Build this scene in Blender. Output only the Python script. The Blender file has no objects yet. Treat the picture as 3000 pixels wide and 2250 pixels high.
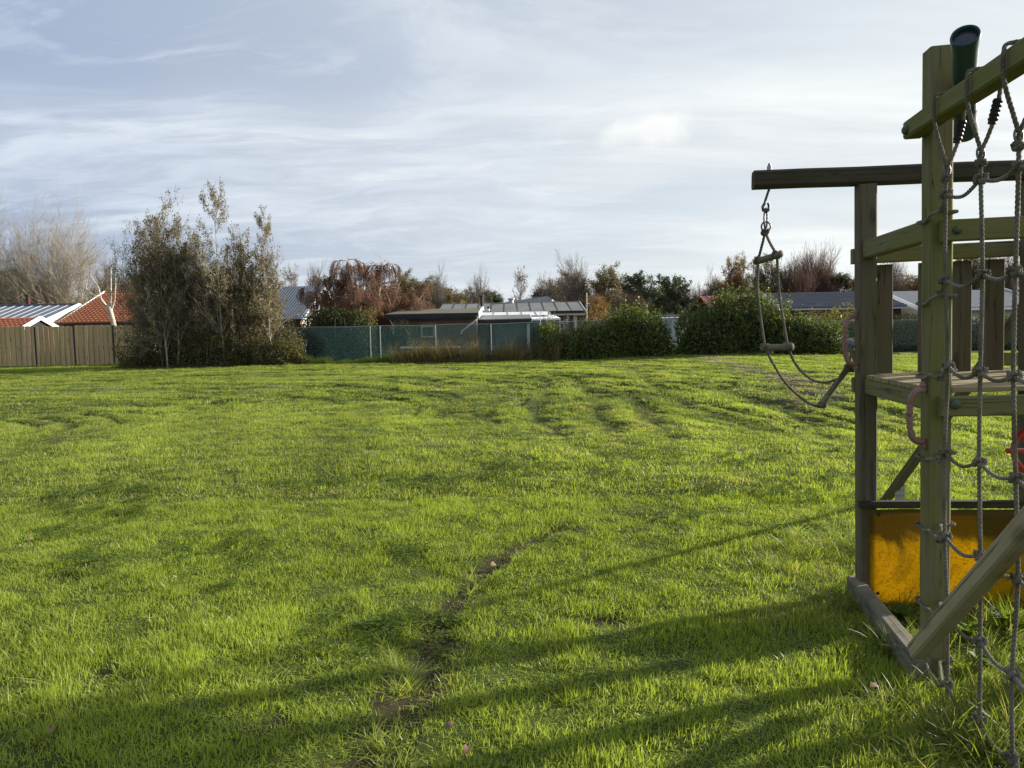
import bpy, bmesh, math, random
import numpy as np
from mathutils import Matrix, Vector, Euler

# ------------------------------------------------------------ camera, light, exposure
scene = bpy.context.scene
FPX = 2080.0; CAM_H = 1.45; PITCH = math.radians(4.5); ROLL = math.radians(1.0)
_f = np.array([0, math.cos(PITCH), -math.sin(PITCH)]); _r0 = np.array([1., 0, 0]); _u0 = np.cross(_r0, _f)
_U = math.cos(ROLL)*_u0 + math.sin(ROLL)*_r0; _R = math.cos(ROLL)*_r0 - math.sin(ROLL)*_u0
CAMP = np.array([0, 0, CAM_H])
def P(px, py, d):
    v = _f*FPX + _R*(px-1500) - _U*(py-1125); return CAMP + v*(d/v[1])
def G(px, py, z=0.0):
    v = _f*FPX + _R*(px-1500) - _U*(py-1125); return CAMP + v*((z-CAM_H)/v[2])
cam = bpy.data.cameras.new('camera'); camo = bpy.data.objects.new('camera', cam); scene.collection.objects.link(camo)
cam.sensor_width = 36; cam.lens = 36*FPX/3000; cam.clip_end = 3000; cam.clip_start = 0.05
camo.matrix_world = Matrix(((_R[0], _U[0], -_f[0], 0), (_R[1], _U[1], -_f[1], 0), (_R[2], _U[2], -_f[2], CAM_H), (0, 0, 0, 1)))
scene.camera = camo
SUN_AZ = math.radians(72); SUN_EL = math.radians(17)      # azimuth from +Y towards +X
SD = Vector((math.sin(SUN_AZ)*math.cos(SUN_EL), math.cos(SUN_AZ)*math.cos(SUN_EL), math.sin(SUN_EL)))
sun = bpy.data.lights.new('sun', 'SUN'); sun.energy = 5.0; sun.angle = math.radians(1.3); sun.color = (1.0, 0.93, 0.82)
suno = bpy.data.objects.new('sun', sun); scene.collection.objects.link(suno)
suno.rotation_euler = (-SD).to_track_quat('-Z', 'Y').to_euler(); suno.location = (20, 10, 30)
scene.view_settings.view_transform = 'Standard'; scene.view_settings.look = 'None'
scene.view_settings.exposure = 0.9; scene.view_settings.gamma = 1.0
scene.render.engine = 'CYCLES'

class NT:
    """small node-tree builder"""
    def __init__(s, tree): s.t = tree; s.n = tree.nodes; s.l = tree.links
    def node(s, typ, **kw):
        n = s.n.new(typ)
        for k, v in kw.items():
            if k.startswith('i_'):
                key = k[2:].replace('_', ' ')
                s.put(n.inputs[key] if key in n.inputs else n.inputs[int(key)], v)
            else: setattr(n, k, v)
        return n
    def put(s, sock, v):
        if isinstance(v, bpy.types.NodeSocket): s.l.new(v, sock)
        else:
            try: sock.default_value = v
            except Exception: sock.default_value = (*v, 1.0)
    def math(s, op, a, b=0.0, c=0.0, clamp=False):
        n = s.n.new('ShaderNodeMath'); n.operation = op; n.use_clamp = clamp
        s.put(n.inputs[0], a); s.put(n.inputs[1], b); s.put(n.inputs[2], c); return n.outputs[0]
    def vmath(s, op, a, b=(0, 0, 0)):
        n = s.n.new('ShaderNodeVectorMath'); n.operation = op
        s.put(n.inputs[0], a)
        if op == 'SCALE': s.put(n.inputs['Scale'], b)
        else: s.put(n.inputs[1], b)
        return n.outputs['Value'] if op in ('DOT_PRODUCT', 'LENGTH', 'DISTANCE') else n.outputs[0]
    def mix(s, f, a, b, mode='MIX'):
        n = s.n.new('ShaderNodeMix'); n.data_type = 'RGBA'; n.blend_type = mode
        s.put(n.inputs[0], f); s.put(n.inputs[6], a if not isinstance(a, tuple) else (*a[:3], 1)); s.put(n.inputs[7], b if not isinstance(b, tuple) else (*b[:3], 1))
        return n.outputs[2]
    def noise(s, vec, scale, detail=4, rough=0.55, dist=0.0):
        n = s.n.new('ShaderNodeTexNoise'); s.put(n.inputs['Vector'], vec); s.put(n.inputs['Scale'], scale)
        n.inputs['Detail'].default_value = detail; n.inputs['Roughness'].default_value = rough; n.inputs['Distortion'].default_value = dist
        return n.outputs['Fac']
    def ramp(s, f, a, b):                      # smooth map of f from [a,b] to [0,1]
        n = s.n.new('ShaderNodeMapRange'); n.interpolation_type = 'SMOOTHSTEP'
        s.put(n.inputs[0], f); n.inputs[1].default_value = a; n.inputs[2].default_value = b; return n.outputs[0]
    def scaled(s, vec, sc, loc=(0, 0, 0), rot=(0, 0, 0)):
        n = s.n.new('ShaderNodeMapping'); s.put(n.inputs[0], vec); n.inputs[1].default_value = loc; n.inputs[2].default_value = rot; n.inputs[3].default_value = sc
        return n.outputs[0]

world = bpy.data.worlds.new('World'); scene.world = world; world.use_nodes = True
nt = NT(world.node_tree)
for n in list(nt.n): nt.n.remove(n)
WS = 0.10
tc = nt.node('ShaderNodeTexCoord').outputs['Generated']
sep = nt.node('ShaderNodeSeparateXYZ', i_0=tc)
zc = nt.math('MAXIMUM', sep.outputs[2], 0.0)
dv = nt.math('ADD', zc, 0.13)
cp = nt.node('ShaderNodeCombineXYZ', i_0=nt.math('DIVIDE', sep.outputs[0], dv), i_1=nt.math('DIVIDE', sep.outputs[1], dv), i_2=0.0).outputs[0]
sky = nt.node('ShaderNodeTexSky', sky_type='NISHITA', sun_disc=False, sun_elevation=SUN_EL, sun_rotation=SUN_AZ)
sky.air_density = 1.0; sky.dust_density = 1.5
toward = nt.vmath('DOT_PRODUCT', tc, tuple(SD))
glow = nt.ramp(toward, -0.45, 0.85)
warp = nt.node('ShaderNodeTexNoise', i_Vector=nt.scaled(cp, (0.5, 0.5, 1)), i_Scale=1.0)
cw = nt.vmath('ADD', cp, nt.vmath('SCALE', warp.outputs['Color'], 1.1))
big = nt.noise(nt.scaled(cw, (0.22, 0.5, 1), loc=(3.1, 1.7, 0), rot=(0, 0, 0.12)), 1.0, 5, 0.5)
fine = nt.noise(nt.scaled(cw, (0.7, 2.1, 1), loc=(7.3, 2.2, 0), rot=(0, 0, -0.2)), 1.3, 9, 0.62, 0.3)
band = nt.noise(nt.scaled(cw, (0.30, 1.7, 1), loc=(1.3, 5.2, 0), rot=(0, 0, 0.06)), 1.0, 7, 0.58)
clear = nt.mix(0.25, nt.mix(glow, (0.30, 0.375, 0.56), (0.60, 0.66, 0.735)), nt.mix(1.0, sky.outputs[0], (WS, WS, WS), 'MULTIPLY'))
cloud = nt.mix(glow, (0.46, 0.53, 0.655), (0.80, 0.83, 0.84))
shade = nt.mix(glow, (0.285, 0.345, 0.475), (0.52, 0.57, 0.63))
c = nt.mix(nt.ramp(big, 0.42, 0.60), clear, nt.mix(0.72, clear, cloud))
c = nt.mix(nt.math('MULTIPLY', nt.ramp(band, 0.46, 0.68), 0.6), c, shade)
leftness = nt.ramp(nt.math('MULTIPLY', toward, -1.0), -0.75, 0.1)
c = nt.mix(nt.math('MULTIPLY', nt.ramp(fine, 0.50, 0.68), nt.math('ADD', nt.math('MULTIPLY', leftness, 0.5), 0.16)), c, nt.mix(glow, (0.56, 0.635, 0.74), (0.82, 0.85, 0.86)))
mott = nt.noise(nt.scaled(cw, (1.6, 3.4, 1), loc=(4.4, 9.1, 0), rot=(0, 0, 0.25)), 1.6, 8, 0.6, 0.5)
c = nt.mix(nt.math('MULTIPLY', nt.ramp(mott, 0.45, 0.62), nt.math('ADD', nt.math('MULTIPLY', leftness, 0.32), 0.08)), c, shade)
c = nt.mix(nt.math('MULTIPLY', nt.ramp(mott, 0.50, 0.34), nt.math('ADD', nt.math('MULTIPLY', leftness, 0.30), 0.06)), c, cloud)
# one small bright cumulus patch
pc = P(1905, 385, 10) - CAMP; pc = pc/np.linalg.norm(pc)
rel = nt.vmath('MULTIPLY', nt.vmath('SUBTRACT', tc, tuple(pc)), (13.0, 13.0, 34.0))
rel = nt.vmath('ADD', rel, nt.vmath('SCALE', nt.vmath('SUBTRACT', nt.node('ShaderNodeTexNoise', i_Vector=tc, i_Scale=16.0, i_Detail=6.0).outputs['Color'], (0.5, 0.5, 0.5)), 1.9))
puff = nt.ramp(nt.vmath('LENGTH', rel), 1.0, 0.25)
c = nt.mix(nt.math('MULTIPLY', puff, 0.5), c, (0.86, 0.87, 0.86))
# pale milky air low over the horizon
low = nt.ramp(sep.outputs[2], 0.16, -0.02)
c = nt.mix(nt.math('MULTIPLY', low, 0.55), c, nt.mix(glow, (0.50, 0.58, 0.68), (0.78, 0.82, 0.85)))
SKYG = 0.71
c = nt.mix(1.0, c, (SKYG/WS, SKYG/WS*.985, SKYG/WS*.95), 'MULTIPLY')
bg = nt.node('ShaderNodeBackground', i_Color=c, i_Strength=WS)
wo = nt.node('ShaderNodeOutputWorld'); nt.l.new(bg.outputs[0], wo.inputs[0])

# ------------------------------------------------------------ helpers
rng = np.random.default_rng(11)
WM = {}
def link(o): scene.collection.objects.link(o); return o
def tag(o, label=None, cat=None, group=None, kind=None):
    if label: o['label'] = label
    if cat: o['category'] = cat
    if group: o['group'] = group
    if kind: o['kind'] = kind
    return o
def place(o, M, parent=None):
    WM[o.name] = M
    if parent is not None:
        o.parent = parent; o.matrix_basis = WM[parent.name].inverted() @ M
    else: o.matrix_basis = M
    return o
def empty(name, loc, label, cat, group=None, rot=None):
    o = link(bpy.data.objects.new(name, None)); o.empty_display_size = 0.2
    M = Matrix.Translation(Vector(loc))
    if rot is not None: M = M @ rot
    place(o, M); return tag(o, label, cat, group)
def npmesh(name, verts, faces, mat=None, smooth=False, mats=None, midx=None):
    """faces: int array (n,3) or (n,4)"""
    me = bpy.data.meshes.new(name); verts = np.asarray(verts, np.float32); faces = np.asarray(faces, np.int32)
    nf, k = faces.shape
    me.vertices.add(len(verts)); me.vertices.foreach_set('co', verts.ravel())
    me.loops.add(nf*k); me.loops.foreach_set('vertex_index', faces.ravel())
    me.polygons.add(nf); me.polygons.foreach_set('loop_start', np.arange(0, nf*k, k, dtype=np.int32))
    if smooth: me.polygons.foreach_set('use_smooth', np.ones(nf, bool))
    me.update(calc_edges=True)
    if mat: me.materials.append(mat)
    return me
def objm(name, me, parent=None, M=None):
    o = link(bpy.data.objects.new(name, me))
    return place(o, M if M is not None else Matrix.Identity(4), parent)
CUBEF = np.array([[0,1,3,2],[4,6,7,5],[0,4,5,1],[2,3,7,6],[0,2,6,4],[1,5,7,3]])
class MB:
    """collects verts/quads in world space"""
    def __init__(s): s.v = []; s.f = []; s.n = 0
    def add(s, v, f):
        v = np.asarray(v, float); f = np.asarray(f, int)
        if f.shape[1] == 3: f = np.hstack([f, f[:, 2:3]])
        s.v.append(v); s.f.append(f + s.n); s.n += len(v)
    def box(s, x0, x1, y0, y1, z0, z1):
        s.add([(x, y, z) for x in (x0, x1) for y in (y0, y1) for z in (z0, z1)], CUBEF)
    def hexa(s, pts): s.add(pts, CUBEF)       # 8 points ordered like box
    def bar(s, a, b, w, h, up=(0, 0, 1)):
        a = np.array(a, float); b = np.array(b, float); d = b-a; d /= np.linalg.norm(d)
        si = np.cross(d, up); si /= np.linalg.norm(si)+1e-9; u = np.cross(si, d)
        s.add([p + si*i*w/2 + u*j*h/2 for p in (a, b) for i in (-1, 1) for j in (-1, 1)], CUBEF)
    def slab(s, quad, th):                      # quad of 4 points, thickened along -normal
        q = np.array(quad, float); n = np.cross(q[1]-q[0], q[3]-q[0]); n /= np.linalg.norm(n)
        if n[2] < 0: n = -n
        b = q - n*th
        s.add(np.vstack([q, b]), [[0,1,2,3],[7,6,5,4],[0,4,5,1],[1,5,6,2],[2,6,7,3],[3,7,4,0]])
    def tube(s, pts, r, k=6, caps=True):
        pts = np.array(pts, float); n = len(pts); r = np.broadcast_to(np.array(r, float), (n,))
        v, f = tube_arrays(pts[None], r[None], k); s.add(v, f)
        if caps:
            for i in (0, n-1):
                ring = v[i*k:(i+1)*k]; c0 = pts[i]
                s.add(np.vstack([ring, c0[None]]), [[j, (j+1) % k, k] for j in range(k)])
    def lathe(s, prof, base, axis=(0, 0, 1), k=16):
        axis = np.array(axis, float); axis /= np.linalg.norm(axis); base = np.array(base, float)
        pts = np.array([base + axis*z for r, z in prof]); rr = np.array([r for r, z in prof])
        t = np.cross(axis, (0.3, 0.5, 0.81)); t /= np.linalg.norm(t); b = np.cross(axis, t)
        an = np.arange(k)*2*math.pi/k; ring = np.cos(an)[:, None]*t + np.sin(an)[:, None]*b
        v = (pts[:, None] + ring[None]*rr[:, None, None]).reshape(-1, 3); f = []
        for i in range(len(prof)-1):
            for j in range(k): f.append([i*k+j, i*k+(j+1) % k, (i+1)*k+(j+1) % k, (i+1)*k+j])
        s.add(v, f)
    def data(s, name, mat=None, smooth=False):
        v = np.vstack(s.v); f = np.vstack(s.f)
        me = bpy.data.meshes.new(name); fl = [tuple(dict.fromkeys(q)) for q in f.tolist()]
        me.from_pydata(v.tolist(), [], fl); me.update()
        if mat: me.materials.append(mat)
        if smooth: me.polygons.foreach_set('use_smooth', np.ones(len(fl), bool))
        return me
    def build(s, name, mat, parent=None, smooth=False, bevel=0.0):
        me = s.data(name, mat, smooth)
        if bevel:
            bm = bmesh.new(); bm.from_mesh(me); bmesh.ops.remove_doubles(bm, verts=bm.verts, dist=1e-5)
            bmesh.ops.bevel(bm, geom=bm.edges[:], offset=bevel, segments=2, affect='EDGES', profile=0.6); bm.to_mesh(me); bm.free()
        return objm(name, me, parent)
def tube_arrays(PT, RD, k):
    """PT (N,K,3), RD (N,K) -> verts, quads of open tubes"""
    N, K, _ = PT.shape
    T = np.empty_like(PT); T[:, 1:-1] = PT[:, 2:]-PT[:, :-2]; T[:, 0] = PT[:, 1]-PT[:, 0]; T[:, -1] = PT[:, -1]-PT[:, -2]
    T /= np.linalg.norm(T, axis=2, keepdims=True)+1e-9
    ref = np.where(np.abs(T[:, :1, 2:3]) > 0.8, np.array([1., 0, 0]), np.array([0, 0, 1.])) * np.ones_like(T)
    A = np.cross(T, ref); A /= np.linalg.norm(A, axis=2, keepdims=True)+1e-9; B = np.cross(T, A)
    an = np.arange(k)*2*math.pi/k
    V = PT[:, :, None] + RD[:, :, None, None]*(np.cos(an)[None, None, :, None]*A[:, :, None] + np.sin(an)[None, None, :, None]*B[:, :, None])
    base = (np.arange(N)*K*k)[:, None, None]; i = np.arange(K-1)[None, :, None]*k; j = np.arange(k)[None, None, :]; j2 = (j+1) % k
    F = np.stack([base+i+j, base+i+j2, base+i+k+j2, base+i+k+j], -1).reshape(-1, 4)
    return V.reshape(-1, 3), F
def hash2(ix, iy, seed):
    h = (ix.astype(np.int64)*374761393 + iy.astype(np.int64)*668265263 + seed*1442695041) & 0xffffffff
    h = ((h ^ (h >> 13))*1274126177) & 0xffffffff
    return ((h ^ (h >> 16)) & 0xffff)/65535.0
def vn(x, y, seed=0):
    x = np.asarray(x, float); y = np.asarray(y, float); ix = np.floor(x); iy = np.floor(y); fx = x-ix; fy = y-iy
    fx = fx*fx*(3-2*fx); fy = fy*fy*(3-2*fy)
    a = hash2(ix, iy, seed); b = hash2(ix+1, iy, seed); c = hash2(ix, iy+1, seed); d = hash2(ix+1, iy+1, seed)
    return (a*(1-fx)+b*fx)*(1-fy) + (c*(1-fx)+d*fx)*fy
def fbm(x, y, seed=0, o=4):
    s = 0; a = .5; t = 0
    for i in range(o): s = s + a*vn(x*2**i, y*2**i, seed+i*17); t += a; a *= .55
    return s/t
def sstep(x, a, b):
    t = np.clip((x-a)/(b-a), 0, 1); return t*t*(3-2*t)
def segdist(x, y, pts):
    d = np.full(np.shape(x), 1e9); 
    for (x0, y0), (x1, y1) in zip(pts[:-1], pts[1:]):
        dx, dy = x1-x0, y1-y0; t = np.clip(((x-x0)*dx+(y-y0)*dy)/(dx*dx+dy*dy), 0, 1)
        d = np.minimum(d, np.hypot(x-x0-t*dx, y-y0-t*dy))
    return d

# ------------------------------------------------------------ materials
def newmat(name):
    m = bpy.data.materials.new(name); m.use_nodes = True; t = NT(m.node_tree)
    for n in list(t.n): t.n.remove(n)
    t.out = t.node('ShaderNodeOutputMaterial'); return m, t
def bsdf(t, color, rough=0.7, bump=None, bstr=0.3, bdist=0.01, spec=0.5, metal=0.0):
    b = t.node('ShaderNodeBsdfPrincipled'); t.put(b.inputs['Base Color'], color if not isinstance(color, tuple) else (*color[:3], 1))
    t.put(b.inputs['Roughness'], rough); b.inputs['Specular IOR Level'].default_value = spec; b.inputs['Metallic'].default_value = metal
    if bump is not None:
        bn = t.node('ShaderNodeBump', i_Strength=bstr, i_Distance=bdist, i_Height=bump); t.l.new(bn.outputs[0], b.inputs['Normal'])
    t.l.new(b.outputs[0], t.out.inputs[0]); return b
def mat_noise(name, c1, c2, scale=4, rough=0.8, bstr=0.3, spec=0.3, metal=0.0, detail=6, stretch=(1, 1, 1)):
    m, t = newmat(name); o = t.node('ShaderNodeTexCoord').outputs['Object']; v = t.scaled(o, stretch)
    f = t.noise(v, scale, detail, 0.65); f2 = t.noise(v, scale*9, 4, 0.6)
    fac = t.math('ADD', t.math('MULTIPLY', t.ramp(f, .3, .7), .7), t.math('MULTIPLY', f2, .3))
    bsdf(t, t.mix(fac, c1, c2), rough, f2, bstr, 0.01, spec, metal); return m
def mat_wood(name, green, grey, gfac=(0.35, 0.65), dark=0.35, rough=0.85):
    """grain runs along local X"""
    m, t = newmat(name); o = t.node('ShaderNodeTexCoord').outputs['Object']
    rnd = t.node('ShaderNodeObjectInfo').outputs['Random']
    off = t.node('ShaderNodeCombineXYZ', i_0=t.math('MULTIPLY', rnd, 37.0), i_1=t.math('MULTIPLY', rnd, 11.0), i_2=rnd).outputs[0]
    v = t.vmath('ADD', o, off)
    grain = t.noise(t.scaled(v, (2.2, 70, 70)), 1.0, 5, 0.65, 0.4)
    streak = t.noise(t.scaled(v, (1.0, 16, 16)), 1.0, 4, 0.6, 0.6)
    patch = t.noise(t.scaled(v, (2.6, 7, 7)), 1.0, 6, 0.65)
    spots = t.noise(v, 60.0, 3, 0.6)
    cc = t.mix(t.ramp(patch, *gfac), grey, green)
    cc = t.mix(t.math('MULTIPLY', t.ramp(grain, .45, .75), dark), cc, tuple(x*.35 for x in grey))
    cc = t.mix(t.math('MULTIPLY', t.ramp(streak, .55, .75), .45), cc, tuple(x*.5 for x in green))
    cc = t.mix(t.math('MULTIPLY', t.ramp(spots, .60, .72), .25), cc, tuple(min(1, x*1.7) for x in green))
    # long drying cracks and a few knots
    crack = t.noise(t.scaled(v, (0.9, 45, 45)), 1.0, 2, 0.5, 0.2)
    ck = t.ramp(t.math('ABSOLUTE', t.math('SUBTRACT', crack, 0.60)), 0.012, 0.0)
    kn = t.node('ShaderNodeTexVoronoi', i_Vector=t.scaled(v, (3.0, 9, 9)), i_Scale=1.0)
    kk = t.ramp(kn.outputs['Distance'], 0.20, 0.10)
    cc = t.mix(t.math('MULTIPLY', ck, .8), cc, (0.012, 0.010, 0.006)); cc = t.mix(t.math('MULTIPLY', kk, .55), cc, tuple(x*.3 for x in grey))
    hgt = t.math('SUBTRACT', t.math('ADD', t.math('MULTIPLY', grain, .6), t.math('MULTIPLY', spots, .4)), t.math('MULTIPLY', ck, 1.2))
    bsdf(t, cc, rough, hgt, 0.55, 0.004, 0.25); return m
def mat_leaf(name, cols, trans=0.45, rough=0.5, spec=0.3, bright=1.0):
    """leaves: each leaf (mesh island) has its own colour; light passes through"""
    m, t = newmat(name); g = t.node('ShaderNodeNewGeometry').outputs['Random Per Island']
    cr = t.node('ShaderNodeValToRGB'); e = cr.color_ramp.elements
    while len(e) < len(cols): e.new(0.5)
    for i, cc in enumerate(cols): e[i].position = i/(len(cols)-1); e[i].color = (*[x*bright for x in cc], 1)
    t.l.new(g, cr.inputs[0])
    p = t.node('ShaderNodeBsdfPrincipled', i_Roughness=rough); p.inputs['Specular IOR Level'].default_value = spec; t.l.new(cr.outputs[0], p.inputs['Base Color'])
    tr = t.node('ShaderNodeBsdfTranslucent'); t.l.new(t.mix(1.0, cr.outputs[0], (1.25, 1.25, 0.6), 'MULTIPLY'), tr.inputs[0])
    mx = t.node('ShaderNodeMixShader', i_0=trans); t.l.new(p.outputs[0], mx.inputs[1]); t.l.new(tr.outputs[0], mx.inputs[2]); t.l.new(mx.outputs[0], t.out.inputs[0]); return m
def mat_grass(name, gdark, glight, dry, trans=0.5):
    m, t = newmat(name)
    tint = t.node('ShaderNodeAttribute', attribute_type='INSTANCER', attribute_name='tint').outputs['Fac']
    dr = t.node('ShaderNodeAttribute', attribute_type='INSTANCER', attribute_name='dry').outputs['Fac']
    isl = t.node('ShaderNodeNewGeometry').outputs['Random Per Island']
    f = t.math('ADD', t.math('MULTIPLY', tint, .75), t.math('MULTIPLY', isl, .35), clamp=True)
    col = t.mix(f, gdark, glight)
    isdry = t.math('LESS_THAN', isl, t.math('ADD', t.math('MULTIPLY', dr, .8), .06))
    col = t.mix(isdry, col, dry)
    p = t.node('ShaderNodeBsdfPrincipled', i_Roughness=0.42); p.inputs['Specular IOR Level'].default_value = 0.35; t.l.new(col, p.inputs['Base Color'])
    tr = t.node('ShaderNodeBsdfTranslucent'); t.l.new(t.mix(1.0, col, (1.15, 1.2, 0.5), 'MULTIPLY'), tr.inputs[0])
    mx = t.node('ShaderNodeMixShader', i_0=trans); t.l.new(p.outputs[0], mx.inputs[1]); t.l.new(tr.outputs[0], mx.inputs[2]); t.l.new(mx.outputs[0], t.out.inputs[0]); return m

M = {}
M['grass'] = mat_grass('grass_blade', (0.035, 0.065, 0.012), (0.41, 0.485, 0.09), (0.38, 0.32, 0.17), 0.55)
M['post'] = mat_wood('mossy_wood', (0.165, 0.162, 0.045), (0.19, 0.16, 0.085), (.38,.62))
M['darkwood'] = mat_wood('dark_wet_wood', (0.042, 0.040, 0.020), (0.075, 0.060, 0.040), dark=.7)
M['greywood'] = mat_wood('grey_wood', (0.22, 0.19, 0.085), (0.34, 0.28, 0.17), (0.5, 0.8), .3)
M['deck'] = mat_wood('deck_wood', (0.19, 0.18, 0.05), (0.30, 0.24, 0.13), (0.45, 0.75), .6)
M['brown'] = mat_wood('brown_slat', (0.12, 0.115, 0.045), (0.13, 0.105, 0.07), (0.4, 0.7), .4)
M['rung'] = mat_wood('rung_wood', (0.13, 0.12, 0.06), (0.20, 0.17, 0.11), (.4, .7), .5)
M['skid'] = mat_wood('skid_wood', (0.08, 0.075, 0.038), (0.22, 0.195, 0.145), (0.45, 0.7), .7)
def mat_fence():
    m, t = newmat('fence_board'); o = t.node('ShaderNodeTexCoord').outputs['Object']; rnd = t.node('ShaderNodeObjectInfo').outputs['Random']
    off = t.node('ShaderNodeCombineXYZ', i_0=t.math('MULTIPLY', rnd, 37.0), i_1=0.0, i_2=t.math('MULTIPLY', rnd, 51.0)).outputs[0]; v = t.vmath('ADD', o, off)
    g = t.noise(t.scaled(v, (22, 22, 1.2)), 1.0, 5, .65, .5); k = t.node('ShaderNodeTexVoronoi', i_Vector=t.scaled(v, (6, 6, 2.2)), i_Scale=1.0).outputs['Distance']
    c = t.mix(rnd, (0.44, 0.32, 0.16), (0.58, 0.45, 0.25)); c = t.mix(t.math('MULTIPLY', t.ramp(g, .45, .75), .5), c, (0.20, 0.13, 0.06))
    c = t.mix(t.math('MULTIPLY', t.ramp(k, .16, .06), .8), c, (0.10, 0.05, 0.025))
    bsdf(t, c, .8, g, .3, .004, .2); return m
M['fence'] = mat_fence()
def mat_rope():
    m, t = newmat('rope'); o = t.node('ShaderNodeTexCoord').outputs['Object']
    n1 = t.noise(o, 9.0, 4, .6); n2 = t.noise(o, 260.0, 3, .6)
    c = t.mix(t.ramp(n1, .35, .68), (0.21, 0.185, 0.145), (0.12, 0.105, 0.07)); c = t.mix(t.math('MULTIPLY', t.ramp(n2, .5, .7), .5), c, (0.05, 0.048, 0.04))
    bsdf(t, c, .9, n2, .6, .002, .15); return m
M['rope'] = mat_rope()
M['black_plastic'] = mat_noise('black_plastic', (0.012, 0.012, 0.013), (0.02, 0.02, 0.02), 20, .5)
M['metal'] = mat_noise('grey_steel', (0.10, 0.095, 0.09), (0.22, 0.21, 0.20), 30, .45, metal=.8)
M['zinc'] = mat_noise('zinc_plate', (0.30, 0.30, 0.30), (0.42, 0.42, 0.42), 40, .5, metal=.6)
M['handle'] = mat_noise('faded_red_plastic', (0.20, 0.095, 0.075), (0.30, 0.20, 0.16), 14, .55, .1)
M['red'] = mat_noise('red_plastic', (0.55, 0.03, 0.03), (0.62, 0.05, 0.04), 8, .35, .05, .5)
M['green_plastic'] = mat_noise('green_plastic', (0.008, 0.040, 0.042), (0.012, 0.052, 0.054), 5, .35, .05, .5)
M['lens'] = mat_noise('dark_lens', (0.02, 0.025, 0.035), (0.03, 0.035, 0.045), 5, .3, .02, .5)
M['boltgreen'] = mat_noise('green_bolt_cap', (0.06, 0.08, 0.05), (0.09, 0.11, 0.07), 20, .5)
def mat_yellow():
    m, t = newmat('yellow_sheet'); o = t.node('ShaderNodeTexCoord').outputs['Object']
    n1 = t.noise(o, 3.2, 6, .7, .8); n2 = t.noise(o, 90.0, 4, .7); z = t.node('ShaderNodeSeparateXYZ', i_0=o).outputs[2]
    darkening = t.math('ADD', t.math('MULTIPLY', t.ramp(n1, .52, .70), .5), t.ramp(t.math('ADD', z, t.math('MULTIPLY', n1, .22)), .17, .24), clamp=True)  # grimy blotches, plus a wavy darker band towards the top
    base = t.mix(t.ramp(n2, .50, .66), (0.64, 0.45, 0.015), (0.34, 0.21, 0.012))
    c = t.mix(t.math('MULTIPLY', darkening, .85), base, (0.17, 0.12, 0.02))
    p = t.node('ShaderNodeBsdfPrincipled', i_Roughness=.45); t.l.new(c, p.inputs['Base Color'])
    tr = t.node('ShaderNodeBsdfTranslucent'); t.l.new(c, tr.inputs[0])
    mx = t.node('ShaderNodeMixShader', i_0=.72); t.l.new(p.outputs[0], mx.inputs[1]); t.l.new(tr.outputs[0], mx.inputs[2]); t.l.new(mx.outputs[0], t.out.inputs[0]); return m
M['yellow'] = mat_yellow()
def mat_mesh():
    m, t = newmat('green_windbreak'); o = t.node('ShaderNodeTexCoord').outputs['Object']
    n = t.noise(o, 1.3, 5, .6)
    p = t.node('ShaderNodeBsdfDiffuse'); c = t.mix(n, (0.004, 0.038, 0.034), (0.010, 0.062, 0.055)); t.l.new(c, p.inputs[0])
    tr = t.node('ShaderNodeBsdfTranslucent'); t.l.new(c, tr.inputs[0]); tp = t.node('ShaderNodeBsdfTransparent')
    m1 = t.node('ShaderNodeMixShader', i_0=.45); t.l.new(p.outputs[0], m1.inputs[1]); t.l.new(tr.outputs[0], m1.inputs[2])
    m2 = t.node('ShaderNodeMixShader', i_0=.5); t.l.new(m1.outputs[0], m2.inputs[1]); t.l.new(tp.outputs[0], m2.inputs[2]); t.l.new(m2.outputs[0], t.out.inputs[0]); return m
M['mesh'] = mat_mesh()
M['wire'] = mat_noise('galvanised_wire', (0.30, 0.33, 0.32), (0.42, 0.44, 0.43), 10, .5, metal=.5)
M['greenwire'] = mat_noise('green_wire', (0.02, 0.09, 0.07), (0.04, 0.13, 0.10), 10, .5)
M['bark_pale'] = mat_noise('pale_bark', (0.33, 0.285, 0.21), (0.22, 0.185, 0.13), 5)
M['bark_grey'] = mat_noise('grey_bark', (0.20, 0.17, 0.13), (0.11, 0.095, 0.075), 6)
M['bark_birch'] = mat_noise('birch_bark', (0.42, 0.38, 0.32), (0.18, 0.14, 0.11), 3)
M['bark_white'] = mat_noise('white_bark', (0.62, 0.58, 0.48), (0.36, 0.32, 0.24), 6)
M['bark_red'] = mat_noise('red_twig', (0.20, 0.115, 0.085), (0.13, 0.075, 0.055), 6)
M['leaf_alder'] = mat_leaf('leaf_alder', [(0.065, 0.065, 0.03), (0.12, 0.105, 0.045), (0.25, 0.21, 0.09), (0.18, 0.12, 0.07), (0.08, 0.08, 0.035)], .35, .45, .35)
M['leaf_bramble'] = mat_leaf('leaf_bramble', [(0.07, 0.075, 0.028), (0.13, 0.115, 0.045), (0.17, 0.13, 0.07), (0.09, 0.11, 0.03)], .35, .6, .2)
M['leaf_laurel'] = mat_leaf('leaf_laurel', [(0.035, 0.06, 0.016), (0.075, 0.11, 0.025), (0.19, 0.22, 0.055), (0.045, 0.065, 0.018)], .35, .5, .3)
M['leaf_ivy'] = mat_leaf('leaf_ivy', [(0.018, 0.03, 0.011), (0.035, 0.05, 0.016), (0.06, 0.07, 0.024)], .25, .6, .2)
M['leaf_redbirch'] = mat_leaf('leaf_redbirch', [(0.22, 0.105, 0.07), (0.28, 0.14, 0.08), (0.34, 0.20, 0.08), (0.19, 0.09, 0.065)], .4, .6, .2)
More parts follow.
